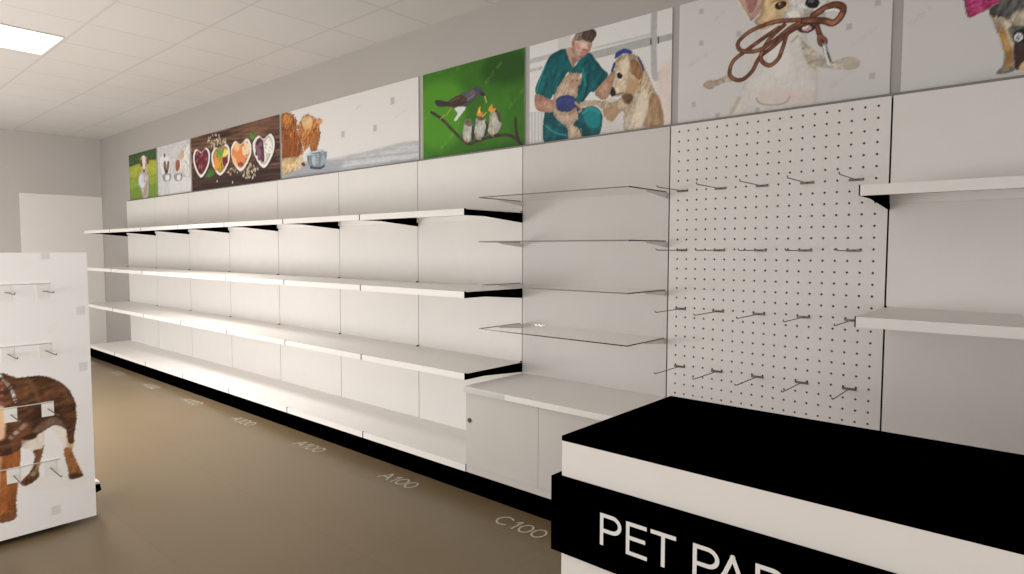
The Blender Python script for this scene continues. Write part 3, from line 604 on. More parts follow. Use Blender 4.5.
  ('p',(58,56,53),[(0.287,0.266),(0.319,0.295),(0.333,0.353),(0.63,0.292),(0.636,0.144),(0.527,0.14),(0.393,0.175),(0.362,0.182),(0.354,0.209),(0.342,0.226),(0.299,0.241)],{'rough':0.006,'soft':0.004,'tex':((110,104,94),16,8,70,0.9)}),
  ('p',(190,174,148),[(0.351,0.22),(0.378,0.249),(0.407,0.232),(0.417,0.174),(0.368,0.185)],{'soft':0.02,'rough':0.006,'tex':((150,132,106),20,9,70,0.8)}),
  ('p',(60,56,52),[(0.348,0.185),(0.397,0.179),(0.399,0.12),(0.371,0.125),(0.358,0.146)],{'soft':0.012,'a':0.7}),
  ('p',(26,24,24),[(0.364,0.165),(0.397,0.171),(0.403,0.122),(0.379,0.126),(0.368,0.131)],{}),
  ('l',(224,220,214),[(0.369,0.148),(0.376,0.158),(0.386,0.151),(0.389,0.137),(0.38,0.132),(0.372,0.138),(0.369,0.148)],{'w':0.006}),
  ('l',(224,220,214),[(0.375,0.149),(0.384,0.14)],{'w':0.004}),
  ('l',(180,145,100),[(0.511,0.173),(0.518,0.088),(0.509,0.015)],{'w':0.1}),
  ('l',(180,145,100),[(0.563,0.161),(0.577,0.085),(0.569,0.019)],{'w':0.08}),
  ('p',(152,34,78),[(0.204,0.355),(0.206,0.323),(0.22,0.256),(0.247,0.259),(0.288,0.274),(0.323,0.299),(0.333,0.353)],{'tex':((190,84,122),34,34,0,0.9),'gr':0.5}),
  ('p',(110,20,55),[(0.206,0.323),(0.22,0.256),(0.247,0.259),(0.242,0.265),(0.223,0.264),(0.211,0.322)],{'soft':0.004,'a':0.6}),
  ('s',(150,142,133),[(0.02,0.585)],{'r':0.014,'a':0.7}),
  ('l',(166,158,149),[(0.015,0.265),(0.09,0.319)],{'w':0.02,'a':0.4,'dash':0.012}),
 ],
 'cat':[
  ('p',(224,214,206),[(-0.1,-0.1),(2.06,-0.1),(2.06,0.7),(-0.1,0.7)],{'flat':1}),
  ('p',(190,186,185),[(-0.053,0.121),(0.78,0.109),(1.326,0.121),(1.971,0.131),(1.982,-0.066),(-0.06,-0.068)],{'soft':0.04,'tex':((214,207,202),4,20,0,0.8)}),
  ('l',(168,164,166),[(0.848,0.091),(1.325,0.077),(1.958,0.059)],{'w':0.012,'soft':0.01,'a':0.8}),
  ('l',(160,156,158),[(0.026,0.01),(0.913,0.021),(1.932,0.012)],{'w':0.01,'soft':0.01,'a':0.7}),
  ('l',(206,200,196),[(0.914,0.04),(1.907,0.039)],{'w':0.02,'soft':0.01}),
  ('p',(150,150,156),[(0.029,0.114),(0.71,0.096),(1.013,0.059),(0.743,-0.003),(0.026,0.01)],{'soft':0.05,'a':0.7}),
  ('p',(192,112,46),[(0.0,0.603),(0.127,0.605),(0.228,0.556),(0.282,0.488),(0.284,0.416),(0.36,0.282),(0.362,0.188),(0.271,0.175),(0.005,0.187),(-0.011,0.322)],{'rough':0.02,'soft':0.008,'tex':((112,52,20),20,9,75,1.0),'gr':0.5}),
  ('p',(214,142,66),[(0.026,0.589),(0.131,0.591),(0.201,0.525),(0.152,0.452),(0.048,0.465)],{'soft':0.02,'rough':0.008,'tex':((160,84,34),16,7,60,0.8)}),
  ('p',(112,56,26),[(0.045,0.384),(0.15,0.385),(0.274,0.252),(0.271,0.186),(0.037,0.192)],{'soft':0.02,'a':0.6,'tex':((160,90,40),16,6,80,0.9)}),
  ('p',(226,200,164),[(-0.006,0.178),(0.169,0.185),(0.346,0.176),(0.369,0.098),(0.241,0.056),(0.032,0.037),(-0.011,0.048)],{'rough':0.008,'soft':0.006,'tex':((206,160,96),14,10,30,0.8)}),
  ('p',(210,148,82),[(0.301,0.457),(0.378,0.525),(0.475,0.535),(0.569,0.487),(0.694,0.455),(0.646,0.414),(0.658,0.339),(0.631,0.266),(0.57,0.186),(0.508,0.207),(0.471,0.255),(0.397,0.224),(0.36,0.282),(0.303,0.378)],{'rough':0.016,'soft':0.006,'tex':((150,76,28),22,10,60,1.0),'gr':0.5}),
  ('p',(232,196,146),[(0.357,0.505),(0.468,0.522),(0.538,0.481),(0.501,0.422),(0.403,0.408)],{'soft':0.02,'rough':0.006,'a':0.7}),
  ('p',(150,78,34),[(0.474,0.348),(0.594,0.359),(0.614,0.268),(0.565,0.203),(0.507,0.228)],{'soft':0.015,'a':0.7,'tex':((205,140,80),20,8,80,0.8)}),
  ('p',(214,150,96),[(0.587,0.462),(0.689,0.456),(0.647,0.419)],{'soft':0.004}),
  ('l',(120,66,36),[(0.528,0.386),(0.609,0.395)],{'w':0.012,'soft':0.006}),
  ('l',(216,190,150),[(0.336,0.167),(0.369,0.111)],{'w':0.06,'soft':0.012}),
  ('p',(70,58,50),[(0.339,0.114),(0.384,0.123),(0.408,0.092),(0.368,0.088)],{'soft':0.006}),
  ('p',(122,132,136),[(0.45,0.192),(0.741,0.192),(0.705,0.059),(0.636,0.045),(0.49,0.064)],{'tex':((170,178,180),9,5,80,0.8)}),
  ('l',(60,66,72),[(0.494,0.067),(0.636,0.05),(0.71,0.064)],{'w':0.02,'soft':0.006}),
  ('p',(196,198,198),[(0.431,0.194),(0.589,0.204),(0.741,0.197),(0.727,0.181),(0.588,0.179),(0.464,0.176)],{}),
  ('p',(96,100,104),[(0.484,0.189),(0.612,0.189),(0.709,0.187),(0.612,0.179)],{'soft':0.004}),
  ('p',(190,196,198),[(0.516,0.156),(0.576,0.16),(0.562,0.094),(0.526,0.095)],{'soft':0.01,'a':0.7}),
  ('s',(178,170,164),[(1.656,0.474)],{'r':0.024,'a':0.8}),
  ('s',(178,170,164),[(1.433,0.295)],{'r':0.024,'a':0.8}),
  ('s',(178,170,164),[(0.996,0.299)],{'r':0.024,'a':0.8}),
  ('l',(214,205,198),[(1.181,0.479),(1.243,0.497)],{'w':0.02,'a':0.5}),
  ('l',(214,205,198),[(1.236,0.139),(1.327,0.183)],{'w':0.02,'a':0.5}),
  ('l',(214,205,198),[(1.7,0.346),(1.807,0.382)],{'w':0.02,'a':0.5}),
 ],
 'food':[
  ('p',(118,78,54),[(-0.1,-0.1),(2.06,-0.1),(2.06,0.7),(-0.1,0.7)],{'flat':1,'tex':((40,23,16),0.7,14,-2,1.0)}),
  ('p',(140,98,72),[(1.146,0.608),(1.971,0.592),(1.964,0.413),(1.351,0.468)],{'soft':0.08,'a':0.55,'tex':((86,54,38),1.5,30,-2,0.9)}),
  ('p',(40,24,18),[(-0.01,0.158),(1.953,0.123),(1.963,-0.001),(-0.021,-0.001)],{'soft':0.06,'a':0.55}),
  ('l',(36,22,16),[(0.007,0.418),(1.995,0.425)],{'w':0.012,'soft':0.006,'a':0.8}),
  ('l',(36,22,16),[(-0.008,0.195),(1.986,0.212)],{'w':0.012,'soft':0.006,'a':0.8}),
  ('l',(36,22,16),[(-0.014,0.092),(1.981,0.075)],{'w':0.012,'soft':0.006,'a':0.8}),
  ('d',(206,190,160),[(0.5,0.555),(0.716,0.556),(0.636,0.568),(0.797,0.468),(0.822,0.494),(0.701,0.499),(0.541,0.498),(0.476,0.527),(0.744,0.48),(0.6,0.426),(0.656,0.518),(0.67,0.513),(0.595,0.514),(0.868,0.468),(0.67,0.461),(0.867,0.477),(0.584,0.427),(0.456,0.529),(0.709,0.415),(0.562,0.573),(0.74,0.506),(0.592,0.479),(0.675,0.478),(0.586,0.445),(0.838,0.471),(0.581,0.468),(0.715,0.531),(0.58,0.455),(0.635,0.508),(0.672,0.492),(0.65,0.562),(0.854,0.463),(0.525,0.465),(0.686,0.488)],{'r':0.012}),
  ('d',(180,158,124),[(0.743,0.415),(0.712,0.425),(0.858,0.501),(0.571,0.467),(0.435,0.527),(0.803,0.436),(0.715,0.553),(0.872,0.452),(0.753,0.46),(0.467,0.56),(0.516,0.444),(0.529,0.517),(0.61,0.472),(0.715,0.474),(0.558,0.575),(0.667,0.48),(0.812,0.48),(0.559,0.484),(0.464,0.552),(0.504,0.496),(0.86,0.445),(0.801,0.466),(0.686,0.508),(0.623,0.57),(0.502,0.558),(0.761,0.452),(0.773,0.424),(0.602,0.452),(0.865,0.47),(0.796,0.484),(0.44,0.511),(0.529,0.501),(0.582,0.486),(0.466,0.458)],{'r':0.012}),
  ('d',(206,190,160),[(1.502,0.136),(1.243,0.141),(1.431,0.107),(1.393,0.2),(1.233,0.089),(1.381,0.193),(1.264,0.198),(1.239,0.093),(1.324,0.085),(1.375,0.193),(1.294,0.064),(1.265,0.186),(1.494,0.117),(1.349,0.071),(1.17,0.131),(1.245,0.197),(1.257,0.09),(1.341,0.204),(1.239,0.084),(1.466,0.169),(1.548,0.129),(1.21,0.15),(1.442,0.065),(1.474,0.142),(1.293,0.198),(1.345,0.161),(1.383,0.186),(1.291,0.178),(1.226,0.191),(1.242,0.191),(1.42,0.123),(1.2,0.123),(1.381,0.069),(1.332,0.143),(1.268,0.134),(1.41,0.12),(1.321,0.109),(1.362,0.122),(1.237,0.132),(1.237,0.179)],{'r':0.011}),
  ('d',(184,162,130),[(1.364,0.058),(1.471,0.123),(1.329,0.089),(1.487,0.076),(1.332,0.127),(1.315,0.148),(1.248,0.153),(1.175,0.185),(1.405,0.171),(1.415,0.183),(1.308,0.118),(1.231,0.174),(1.545,0.138),(1.267,0.166),(1.355,0.133),(1.464,0.089),(1.305,0.153),(1.22,0.197),(1.261,0.106),(1.365,0.095),(1.465,0.131),(1.54,0.136),(1.277,0.159),(1.486,0.128),(1.261,0.12),(1.485,0.127),(1.32,0.086),(1.461,0.083),(1.258,0.127),(1.392,0.198),(1.491,0.117),(1.319,0.06),(1.371,0.164),(1.344,0.108),(1.45,0.128),(1.25,0.173),(1.26,0.187),(1.351,0.155),(1.36,0.17),(1.246,0.15)],{'r':0.011}),
  ('d',(200,180,150),[(0.963,0.131),(0.915,0.155),(0.992,0.18),(1.057,0.144),(0.856,0.154),(1.073,0.163),(1.12,0.14),(0.897,0.149),(0.966,0.183),(0.853,0.16),(0.929,0.144),(1.028,0.162),(0.954,0.124),(1.114,0.13),(0.964,0.177),(0.964,0.124)],{'r':0.01}),
  ('p',(60,100,40),[(0.332,0.169),(0.385,0.219),(0.53,0.211),(0.58,0.165),(0.505,0.135),(0.38,0.133)],{'rough':0.02,'tex':((96,140,60),12,12,0,0.9)}),
  ('p',(70,110,44),[(1.391,0.447),(1.414,0.5),(1.489,0.501),(1.52,0.449),(1.452,0.424)],{'rough':0.02,'tex':((110,150,70),12,12,0,0.9)}),
  ('l',(40,24,18),[(0.261,0.127),(0.111,0.234),(0.058,0.37),(0.143,0.453),(0.287,0.405),(0.407,0.444),(0.498,0.374),(0.453,0.235)],{'w':0.03,'closed':1,'soft':0.012,'a':0.6}),
  ('p',(222,212,202),[(0.245,0.143),(0.094,0.25),(0.041,0.387),(0.126,0.469),(0.271,0.422),(0.392,0.46),(0.483,0.39),(0.437,0.251)],{}),
  ('p',(128,46,56),[(0.248,0.176),(0.128,0.265),(0.086,0.379),(0.154,0.449),(0.269,0.41),(0.367,0.443),(0.44,0.384),(0.403,0.267)],{'tex':((70,16,28),11,11,0,0.95)}),
  ('d',(160,80,88),[(0.287,0.35),(0.147,0.341),(0.173,0.346),(0.305,0.285),(0.26,0.354),(0.26,0.265),(0.282,0.4),(0.365,0.318),(0.391,0.338),(0.242,0.354),(0.282,0.365),(0.166,0.412),(0.24,0.365),(0.207,0.266)],{'r':0.022}),
  ('d',(90,24,36),[(0.309,0.284),(0.206,0.329),(0.233,0.35),(0.309,0.305),(0.272,0.331),(0.141,0.382),(0.281,0.354),(0.181,0.328),(0.173,0.379),(0.324,0.351),(0.356,0.307),(0.309,0.283),(0.11,0.355),(0.146,0.371)],{'r':0.022}),
  ('l',(40,24,18),[(0.74,0.114),(0.567,0.222),(0.534,0.349),(0.635,0.424),(0.759,0.38),(0.877,0.434),(0.968,0.366),(0.938,0.229)],{'w':0.03,'closed':1,'soft':0.012,'a':0.6}),
  ('p',(222,212,202),[(0.725,0.129),(0.552,0.238),(0.518,0.365),(0.62,0.44),(0.744,0.396),(0.863,0.449),(0.954,0.381),(0.924,0.244)],{}),
  ('p',(206,150,60),[(0.728,0.161),(0.59,0.252),(0.563,0.359),(0.644,0.422),(0.743,0.385),(0.839,0.431),(0.912,0.374),(0.888,0.258)],{'tex':((120,120,40),11,11,0,0.95)}),
  ('d',(226,140,50),[(0.627,0.22),(0.629,0.211),(0.615,0.264),(0.635,0.228),(0.633,0.282),(0.625,0.307),(0.675,0.233),(0.648,0.25),(0.612,0.277),(0.664,0.285),(0.606,0.216),(0.684,0.247)],{'r':0.026}),
  ('d',(110,20,30),[(0.848,0.263),(0.877,0.276),(0.832,0.257),(0.877,0.272),(0.839,0.281),(0.808,0.289),(0.832,0.246),(0.806,0.287),(0.816,0.262),(0.855,0.298)],{'r':0.028}),
  ('d',(90,150,50),[(0.749,0.377),(0.763,0.375),(0.693,0.375),(0.733,0.379),(0.741,0.351),(0.736,0.349),(0.769,0.369),(0.734,0.355),(0.669,0.354),(0.704,0.375)],{'r':0.024}),
  ('d',(230,205,110),[(0.838,0.367),(0.86,0.355),(0.829,0.352),(0.864,0.376),(0.849,0.347),(0.863,0.349),(0.852,0.339),(0.9,0.354),(0.814,0.34)],{'r':0.024}),
  ('l',(40,24,18),[(1.208,0.123),(1.032,0.235),(0.998,0.37),(1.094,0.441),(1.207,0.399),(1.35,0.439),(1.432,0.365),(1.41,0.25)],{'w':0.03,'closed':1,'soft':0.012,'a':0.6}),
  ('p',(222,212,202),[(1.194,0.137),(1.018,0.249),(0.984,0.385),(1.08,0.456),(1.194,0.413),(1.336,0.454),(1.419,0.379),(1.396,0.265)],{}),
  ('p',(228,158,104),[(1.196,0.17),(1.056,0.264),(1.029,0.377),(1.105,0.437),(1.196,0.402),(1.311,0.437),(1.377,0.375),(1.359,0.278)],{'tex':((204,120,66),11,11,0,0.95)}),
  ('d',(236,176,120),[(1.109,0.383),(1.033,0.302),(1.198,0.252),(1.113,0.237),(1.135,0.342),(1.141,0.299),(1.14,0.288),(1.048,0.262),(1.101,0.276),(1.088,0.305),(1.132,0.389),(1.16,0.272),(1.093,0.396),(1.1,0.359)],{'r':0.04}),
  ('d',(214,130,74),[(1.143,0.309),(1.222,0.27),(1.123,0.302),(1.036,0.348),(1.081,0.321),(1.156,0.296),(1.196,0.341),(1.155,0.314),(1.138,0.293),(1.121,0.3),(1.133,0.253),(1.131,0.294),(1.239,0.277),(1.166,0.248)],{'r':0.04}),
  ('d',(226,196,156),[(1.264,0.334),(1.333,0.336),(1.34,0.323),(1.35,0.374),(1.322,0.374),(1.351,0.346),(1.254,0.357),(1.265,0.325),(1.297,0.418),(1.287,0.319),(1.318,0.378),(1.329,0.331)],{'r':0.03}),
  ('d',(150,50,50),[(1.225,0.204),(1.196,0.218),(1.192,0.21),(1.184,0.21),(1.146,0.212)],{'r':0.02}),
  ('l',(40,24,18),[(1.676,0.118),(1.507,0.241),(1.466,0.374),(1.579,0.439),(1.682,0.399),(1.823,0.43),(1.894,0.347),(1.849,0.225)],{'w':0.03,'closed':1,'soft':0.012,'a':0.6}),
  ('p',(222,212,202),[(1.664,0.132),(1.494,0.255),(1.453,0.389),(1.567,0.453),(1.67,0.413),(1.811,0.444),(1.882,0.361),(1.837,0.239)],{}),
  ('p',(216,206,188),[(1.666,0.164),(1.531,0.268),(1.498,0.379),(1.589,0.434),(1.671,0.4),(1.784,0.427),(1.842,0.358),(1.805,0.255)],{'tex':((190,178,158),11,11,0,0.95)}),
  ('p',(66,26,38),[(1.51,0.37),(1.572,0.427),(1.65,0.399),(1.676,0.273),(1.66,0.188),(1.552,0.261)],{'tex':((110,60,74),14,14,0,0.9)}),
  ('d',(40,14,24),[(1.58,0.292),(1.577,0.319),(1.588,0.27),(1.568,0.294),(1.55,0.29),(1.583,0.362),(1.622,0.34),(1.585,0.363),(1.524,0.287),(1.547,0.374),(1.575,0.371),(1.571,0.237)],{'r':0.024}),
  ('d',(120,80,90),[(1.565,0.292),(1.6,0.293),(1.573,0.244),(1.577,0.292),(1.586,0.362),(1.591,0.303),(1.603,0.273),(1.623,0.362),(1.56,0.33),(1.547,0.291),(1.577,0.302),(1.531,0.348)],{'r':0.024}),
  ('d',(232,224,208),[(1.757,0.335),(1.735,0.321),(1.75,0.369),(1.815,0.337),(1.783,0.278),(1.797,0.338),(1.718,0.293),(1.769,0.401),(1.692,0.338),(1.744,0.327),(1.776,0.361),(1.822,0.276),(1.806,0.293),(1.693,0.309),(1.736,0.291),(1.752,0.277),(1.724,0.335),(1.76,0.352),(1.739,0.281),(1.82,0.315),(1.791,0.366),(1.74,0.297),(1.783,0.363),(1.781,0.302),(1.803,0.263),(1.78,0.331),(1.77,0.357),(1.735,0.393),(1.717,0.374),(1.755,0.308)],{'r':0.012}),
  ('d',(200,186,160),[(0.999,0.04),(0.643,0.075),(1.434,0.053)],{'r':0.014}),
 ],
 'grass':[
  ('p',(124,146,48),[(-0.1,-0.1),(1.06,-0.1),(1.06,0.7),(-0.1,0.7)],{'flat':1,'tex':((150,168,62),9,9,0,0.8)}),
  ('p',(176,172,62),[(-0.134,0.45),(0.437,0.474),(1.004,0.475),(1.032,0.267),(-0.149,0.3)],{'soft':0.04,'tex':((140,150,50),6,12,0,0.8)}),
  ('p',(40,66,30),[(-0.114,0.654),(1.061,0.623),(1.049,0.471),(0.68,0.479),(0.337,0.465),(-0.079,0.464)],{'soft':0.02,'tex':((76,96,44),10,10,0,0.8)}),
  ('p',(100,124,40),[(-0.111,0.128),(1.024,0.165),(1.007,-0.041),(-0.126,-0.022)],{'soft':0.05,'a':0.7}),
  ('p',(202,194,190),[(0.362,0.3),(0.426,0.349),(0.621,0.351),(0.69,0.258),(0.676,0.1),(0.6,-0.013),(0.465,0.012),(0.405,0.116),(0.323,0.203)],{'soft':0.01,'rough':0.006,'tex':((168,150,134),8,8,0,0.8)}),
  ('p',(206,200,212),[(0.372,0.299),(0.495,0.29),(0.498,0.164),(0.408,0.152),(0.335,0.229)],{'soft':0.012}),
  ('p',(150,128,96),[(0.515,0.127),(0.632,0.138),(0.594,0.033),(0.507,0.038)],{'soft':0.015,'a':0.7}),
  ('p',(188,156,126),[(0.409,0.491),(0.473,0.546),(0.57,0.54),(0.701,0.496),(0.686,0.434),(0.632,0.365),(0.531,0.312),(0.458,0.379)],{'soft':0.008}),
  ('p',(104,66,46),[(0.399,0.492),(0.479,0.499),(0.471,0.414),(0.414,0.44)],{'soft':0.006}),
  ('p',(104,66,46),[(0.635,0.509),(0.719,0.494),(0.695,0.426),(0.638,0.438)],{'soft':0.006}),
  ('p',(214,204,194),[(0.492,0.54),(0.579,0.536),(0.588,0.407),(0.525,0.359),(0.493,0.433)],{'soft':0.008}),
  ('d',(40,32,30),[(0.535,0.355)],{'r':0.024}),
  ('d',(50,40,36),[(0.483,0.431),(0.608,0.423)],{'r':0.016}),
 ],
 'bowls':[
  ('p',(186,181,177),[(-0.1,-0.1),(1.06,-0.1),(1.06,0.7),(-0.1,0.7)],{'flat':1,'tex':((204,198,193),7,7,0,0.8)}),
  ('p',(206,200,194),[(0.374,0.175),(0.939,0.182),(0.946,0.008),(0.444,-0.013)],{'soft':0.04,'a':0.7}),
  ('p',(216,208,202),[(0.074,0.452),(0.183,0.492),(0.331,0.451),(0.371,0.358),(0.338,0.261),(0.249,0.227),(0.156,0.261),(0.092,0.348)],{'soft':0.008,'rough':0.004}),
  ('p',(118,86,66),[(0.184,0.391),(0.247,0.419),(0.272,0.299),(0.203,0.305)],{'soft':0.008}),
  ('p',(120,88,68),[(0.306,0.404),(0.365,0.388),(0.322,0.279),(0.271,0.283)],{'soft':0.008}),
  ('d',(40,36,36),[(0.226,0.485)],{'r':0.024}),
  ('p',(60,52,48),[(0.248,0.318),(0.314,0.279),(0.26,0.25),(0.219,0.278)],{'soft':0.006}),
  ('p',(220,212,202),[(0.972,0.567),(0.847,0.54),(0.709,0.49),(0.575,0.412),(0.519,0.325),(0.538,0.245),(0.665,0.203),(0.822,0.183),(0.939,0.182),(0.968,0.385)],{'soft':0.01,'tex':((196,186,174),6,6,0,0.7)}),
  ('p',(186,160,130),[(0.692,0.476),(0.789,0.498),(0.799,0.417),(0.703,0.394),(0.64,0.416)],{'soft':0.012}),
  ('p',(140,84,58),[(0.564,0.382),(0.654,0.392),(0.673,0.313),(0.596,0.263),(0.55,0.3)],{'soft':0.006}),
  ('p',(146,142,140),[(0.165,0.26),(0.388,0.253),(0.4,0.189),(0.348,0.17),(0.219,0.172),(0.16,0.2)],{'soft':0.008}),
  ('p',(214,208,204),[(0.242,0.238),(0.345,0.237),(0.332,0.181),(0.246,0.184)],{'soft':0.006}),
  ('l',(90,84,80),[(0.155,0.248),(0.169,0.206)],{'w':0.014,'soft':0.008}),
  ('l',(90,84,80),[(0.38,0.251),(0.394,0.213)],{'w':0.014,'soft':0.008}),
  ('p',(146,142,140),[(0.512,0.237),(0.723,0.231),(0.735,0.169),(0.685,0.149),(0.564,0.151),(0.508,0.178)],{'soft':0.008}),
  ('p',(214,208,204),[(0.585,0.215),(0.682,0.215),(0.67,0.16),(0.589,0.163)],{'soft':0.006}),
  ('l',(90,84,80),[(0.503,0.225),(0.517,0.184)],{'w':0.014,'soft':0.008}),
  ('l',(90,84,80),[(0.715,0.228),(0.728,0.192)],{'w':0.014,'soft':0.008}),
  ('l',(168,163,160),[(0.82,0.375),(0.893,0.297),(0.864,0.22)],{'w':0.014,'soft':0.008}),
 ],
 'board':[
  ('p',(220,213,206),[(-0.1,-0.1),(1.1,-0.1),(1.1,1.455),(-0.1,1.455)],{'flat':1}),
  ('p',(204,196,188),[(0.663,0.267),(0.828,0.274),(0.969,0.225),(0.93,0.16),(0.693,0.218)],{'soft':0.04,'a':0.5}),
  ('p',(204,190,176),[(0.697,0.512),(0.785,0.514),(0.792,0.411),(0.767,0.311),(0.762,0.265),(0.718,0.238),(0.693,0.257),(0.737,0.307),(0.752,0.375),(0.74,0.402),(0.708,0.428)],{'rough':0.003,'soft':0.003}),
  ('p',(138,92,54),[(0.748,0.398),(0.781,0.401),(0.79,0.409),(0.767,0.311),(0.762,0.265),(0.718,0.238),(0.693,0.257),(0.737,0.307),(0.752,0.366)],{'rough':0.003,'soft':0.006,'tex':((90,56,34),14,9,80,0.8)}),
  ('p',(80,52,36),[(0.694,0.259),(0.727,0.275),(0.76,0.276),(0.757,0.26),(0.718,0.238)],{'soft':0.006,'a':0.7}),
  ('p',(208,196,184),[(0.827,0.505),(0.917,0.528),(0.913,0.401),(0.906,0.36),(0.935,0.26),(0.943,0.226),(0.893,0.222),(0.885,0.269),(0.871,0.356),(0.865,0.402),(0.843,0.459)],{'rough':0.003,'soft':0.003}),
  ('p',(164,106,62),[(0.871,0.373),(0.901,0.378),(0.908,0.351),(0.937,0.258),(0.943,0.226),(0.893,0.222),(0.885,0.269)],{'rough':0.003,'soft':0.008,'tex':((130,80,44),14,9,80,0.7)}),
  ('p',(90,62,44),[(0.888,0.247),(0.915,0.245),(0.943,0.232),(0.941,0.22),(0.893,0.22)],{'soft':0.006,'a':0.7}),
  ('p',(170,124,84),[(0.884,0.45),(0.913,0.455),(0.91,0.381),(0.892,0.374)],{'soft':0.014,'a':0.7}),
  ('p',(60,38,28),[(0.895,0.241),(0.943,0.234),(0.943,0.219),(0.893,0.218)],{'soft':0.006,'a':0.8}),
  ('l',(70,44,30),[(0.908,0.246),(0.905,0.225)],{'w':0.006,'soft':0.004}),
  ('l',(70,44,30),[(0.922,0.247),(0.921,0.223)],{'w':0.006,'soft':0.004}),
  ('l',(50,32,24),[(0.717,0.265),(0.713,0.245)],{'w':0.006,'soft':0.004}),
  ('l',(50,32,24),[(0.732,0.267),(0.731,0.244)],{'w':0.006,'soft':0.004}),
  ('p',(166,98,50),[(0.577,0.479),(0.695,0.452),(0.684,0.272),(0.674,0.183),(0.666,0.092),(0.609,0.088),(0.586,0.1),(0.599,0.235)],{'rough':0.003,'soft':0.003,'tex':((120,68,34),12,7,85,0.7)}),
  ('p',(196,160,124),[(0.615,0.47),(0.63,0.457),(0.614,0.231),(0.599,0.235)],{'soft':0.012,'a':0.6}),
  ('l',(84,50,30),[(0.625,0.127),(0.622,0.092)],{'w':0.008,'soft':0.005}),
  ('l',(84,50,30),[(0.642,0.124),(0.641,0.09)],{'w':0.008,'soft':0.005}),
  ('p',(110,70,46),[(0.61,0.122),(0.667,0.119),(0.666,0.09),(0.609,0.088)],{'soft':0.008,'a':0.8}),
  ('p',(70,42,26),[(0.48,0.883),(0.555,0.822),(0.635,0.795),(0.665,0.783),(0.696,0.763),(0.739,0.763),(0.788,0.759),(0.832,0.741),(0.872,0.711),(0.905,0.666),(0.925,0.614),(0.929,0.556),(0.928,0.499),(0.917,0.452),(0.913,0.403),(0.891,0.408),(0.883,0.469),(0.864,0.494),(0.83,0.506),(0.784,0.481),(0.745,0.462),(0.707,0.464),(0.695,0.419),(0.631,0.401),(0.561,0.438),(0.476,0.523),(0.446,0.725)],{'rough':0.003,'soft':0.003,'tex':((112,72,46),16,9,15,0.8),'gr':0.4}),
  ('p',(116,82,54),[(0.739,0.755),(0.759,0.725),(0.774,0.675),(0.789,0.631),(0.773,0.634),(0.758,0.691),(0.738,0.728)],{'soft':0.03,'a':0.8}),
  ('p',(122,88,60),[(0.849,0.724),(0.888,0.676),(0.909,0.609),(0.892,0.62),(0.87,0.679)],{'soft':0.03,'a':0.5}),
  ('p',(44,26,18),[(0.767,0.615),(0.856,0.591),(0.883,0.523),(0.842,0.524),(0.785,0.508),(0.742,0.524)],{'soft':0.04,'a':0.6}),
  ('p',(134,104,84),[(0.746,0.489),(0.786,0.529),(0.832,0.547),(0.871,0.518),(0.881,0.488),(0.83,0.508),(0.784,0.484)],{'soft':0.02,'a':0.7,'tex':((170,146,128),14,6,60,0.8)}),
  ('p',(112,70,44),[(0.688,0.529),(0.731,0.54),(0.74,0.477),(0.695,0.433),(0.668,0.426),(0.665,0.48)],{'soft':0.03,'a':0.7}),
  ('p',(214,172,136),[(0.608,0.631),(0.644,0.628),(0.646,0.544),(0.639,0.486),(0.603,0.494)],{'soft':0.015}),
  ('p',(60,36,24),[(0.707,0.471),(0.751,0.488),(0.761,0.461),(0.728,0.456)],{'soft':0.012}),
  ('p',(74,46,30),[(0.446,0.725),(0.432,0.845),(0.417,0.922),(0.437,0.981),(0.48,0.989),(0.511,0.929),(0.556,0.847),(0.604,0.802),(0.579,0.669)],{'rough':0.003,'soft':0.003,'tex':((110,74,48),10,6,60,0.9)}),
  ('p',(150,100,62),[(0.39,0.931),(0.428,0.964),(0.454,0.942),(0.444,0.9),(0.398,0.899)],{'soft':0.008}),
  ('p',(40,28,22),[(0.446,0.974),(0.466,1.009),(0.479,0.983),(0.469,0.947)],{'soft':0.005}),
  ('d',(26,20,18),[(0.441,0.95)],{'r':0.008}),
  ('p',(26,22,20),[(0.386,0.932),(0.395,0.938),(0.396,0.919),(0.388,0.918)],{}),
  ('l',(120,74,42),[(0.511,0.494),(0.513,0.358),(0.516,0.26),(0.505,0.141)],{'w':0.085,'tex':((90,54,32),12,7,85,0.7)}),
  ('l',(206,204,200),[(0.624,0.795),(0.634,0.783)],{'w':0.01,'dash':0.006}),
  ('l',(90,84,80),[(0.627,0.79),(0.637,0.78)],{'w':0.004}),
  ('l',(206,204,200),[(0.636,0.781),(0.646,0.763)],{'w':0.01,'dash':0.006}),
  ('l',(90,84,80),[(0.639,0.776),(0.649,0.76)],{'w':0.004}),
  ('l',(206,204,200),[(0.648,0.765),(0.658,0.744)],{'w':0.01,'dash':0.006}),
  ('l',(90,84,80),[(0.651,0.759),(0.661,0.741)],{'w':0.004}),
  ('l',(206,204,200),[(0.657,0.746),(0.669,0.722)],{'w':0.01,'dash':0.006}),
  ('l',(90,84,80),[(0.66,0.741),(0.672,0.719)],{'w':0.004}),
  ('l',(206,204,200),[(0.668,0.723),(0.678,0.701)],{'w':0.01,'dash':0.006}),
  ('l',(90,84,80),[(0.671,0.718),(0.681,0.697)],{'w':0.004}),
  ('l',(206,204,200),[(0.675,0.701),(0.687,0.675)],{'w':0.01,'dash':0.006}),
  ('l',(90,84,80),[(0.678,0.695),(0.69,0.672)],{'w':0.004}),
  ('l',(206,204,200),[(0.68,0.684),(0.689,0.651)],{'w':0.01,'dash':0.006}),
  ('l',(90,84,80),[(0.683,0.678),(0.692,0.647)],{'w':0.004}),
  ('d',(140,80,78),[(0.637,0.748),(0.639,0.718),(0.636,0.687),(0.633,0.653)],{'r':0.008}),
  ('l',(190,180,170),[(0.657,0.474),(0.682,0.503)],{'w':0.02,'a':0.45,'dash':0.01}),
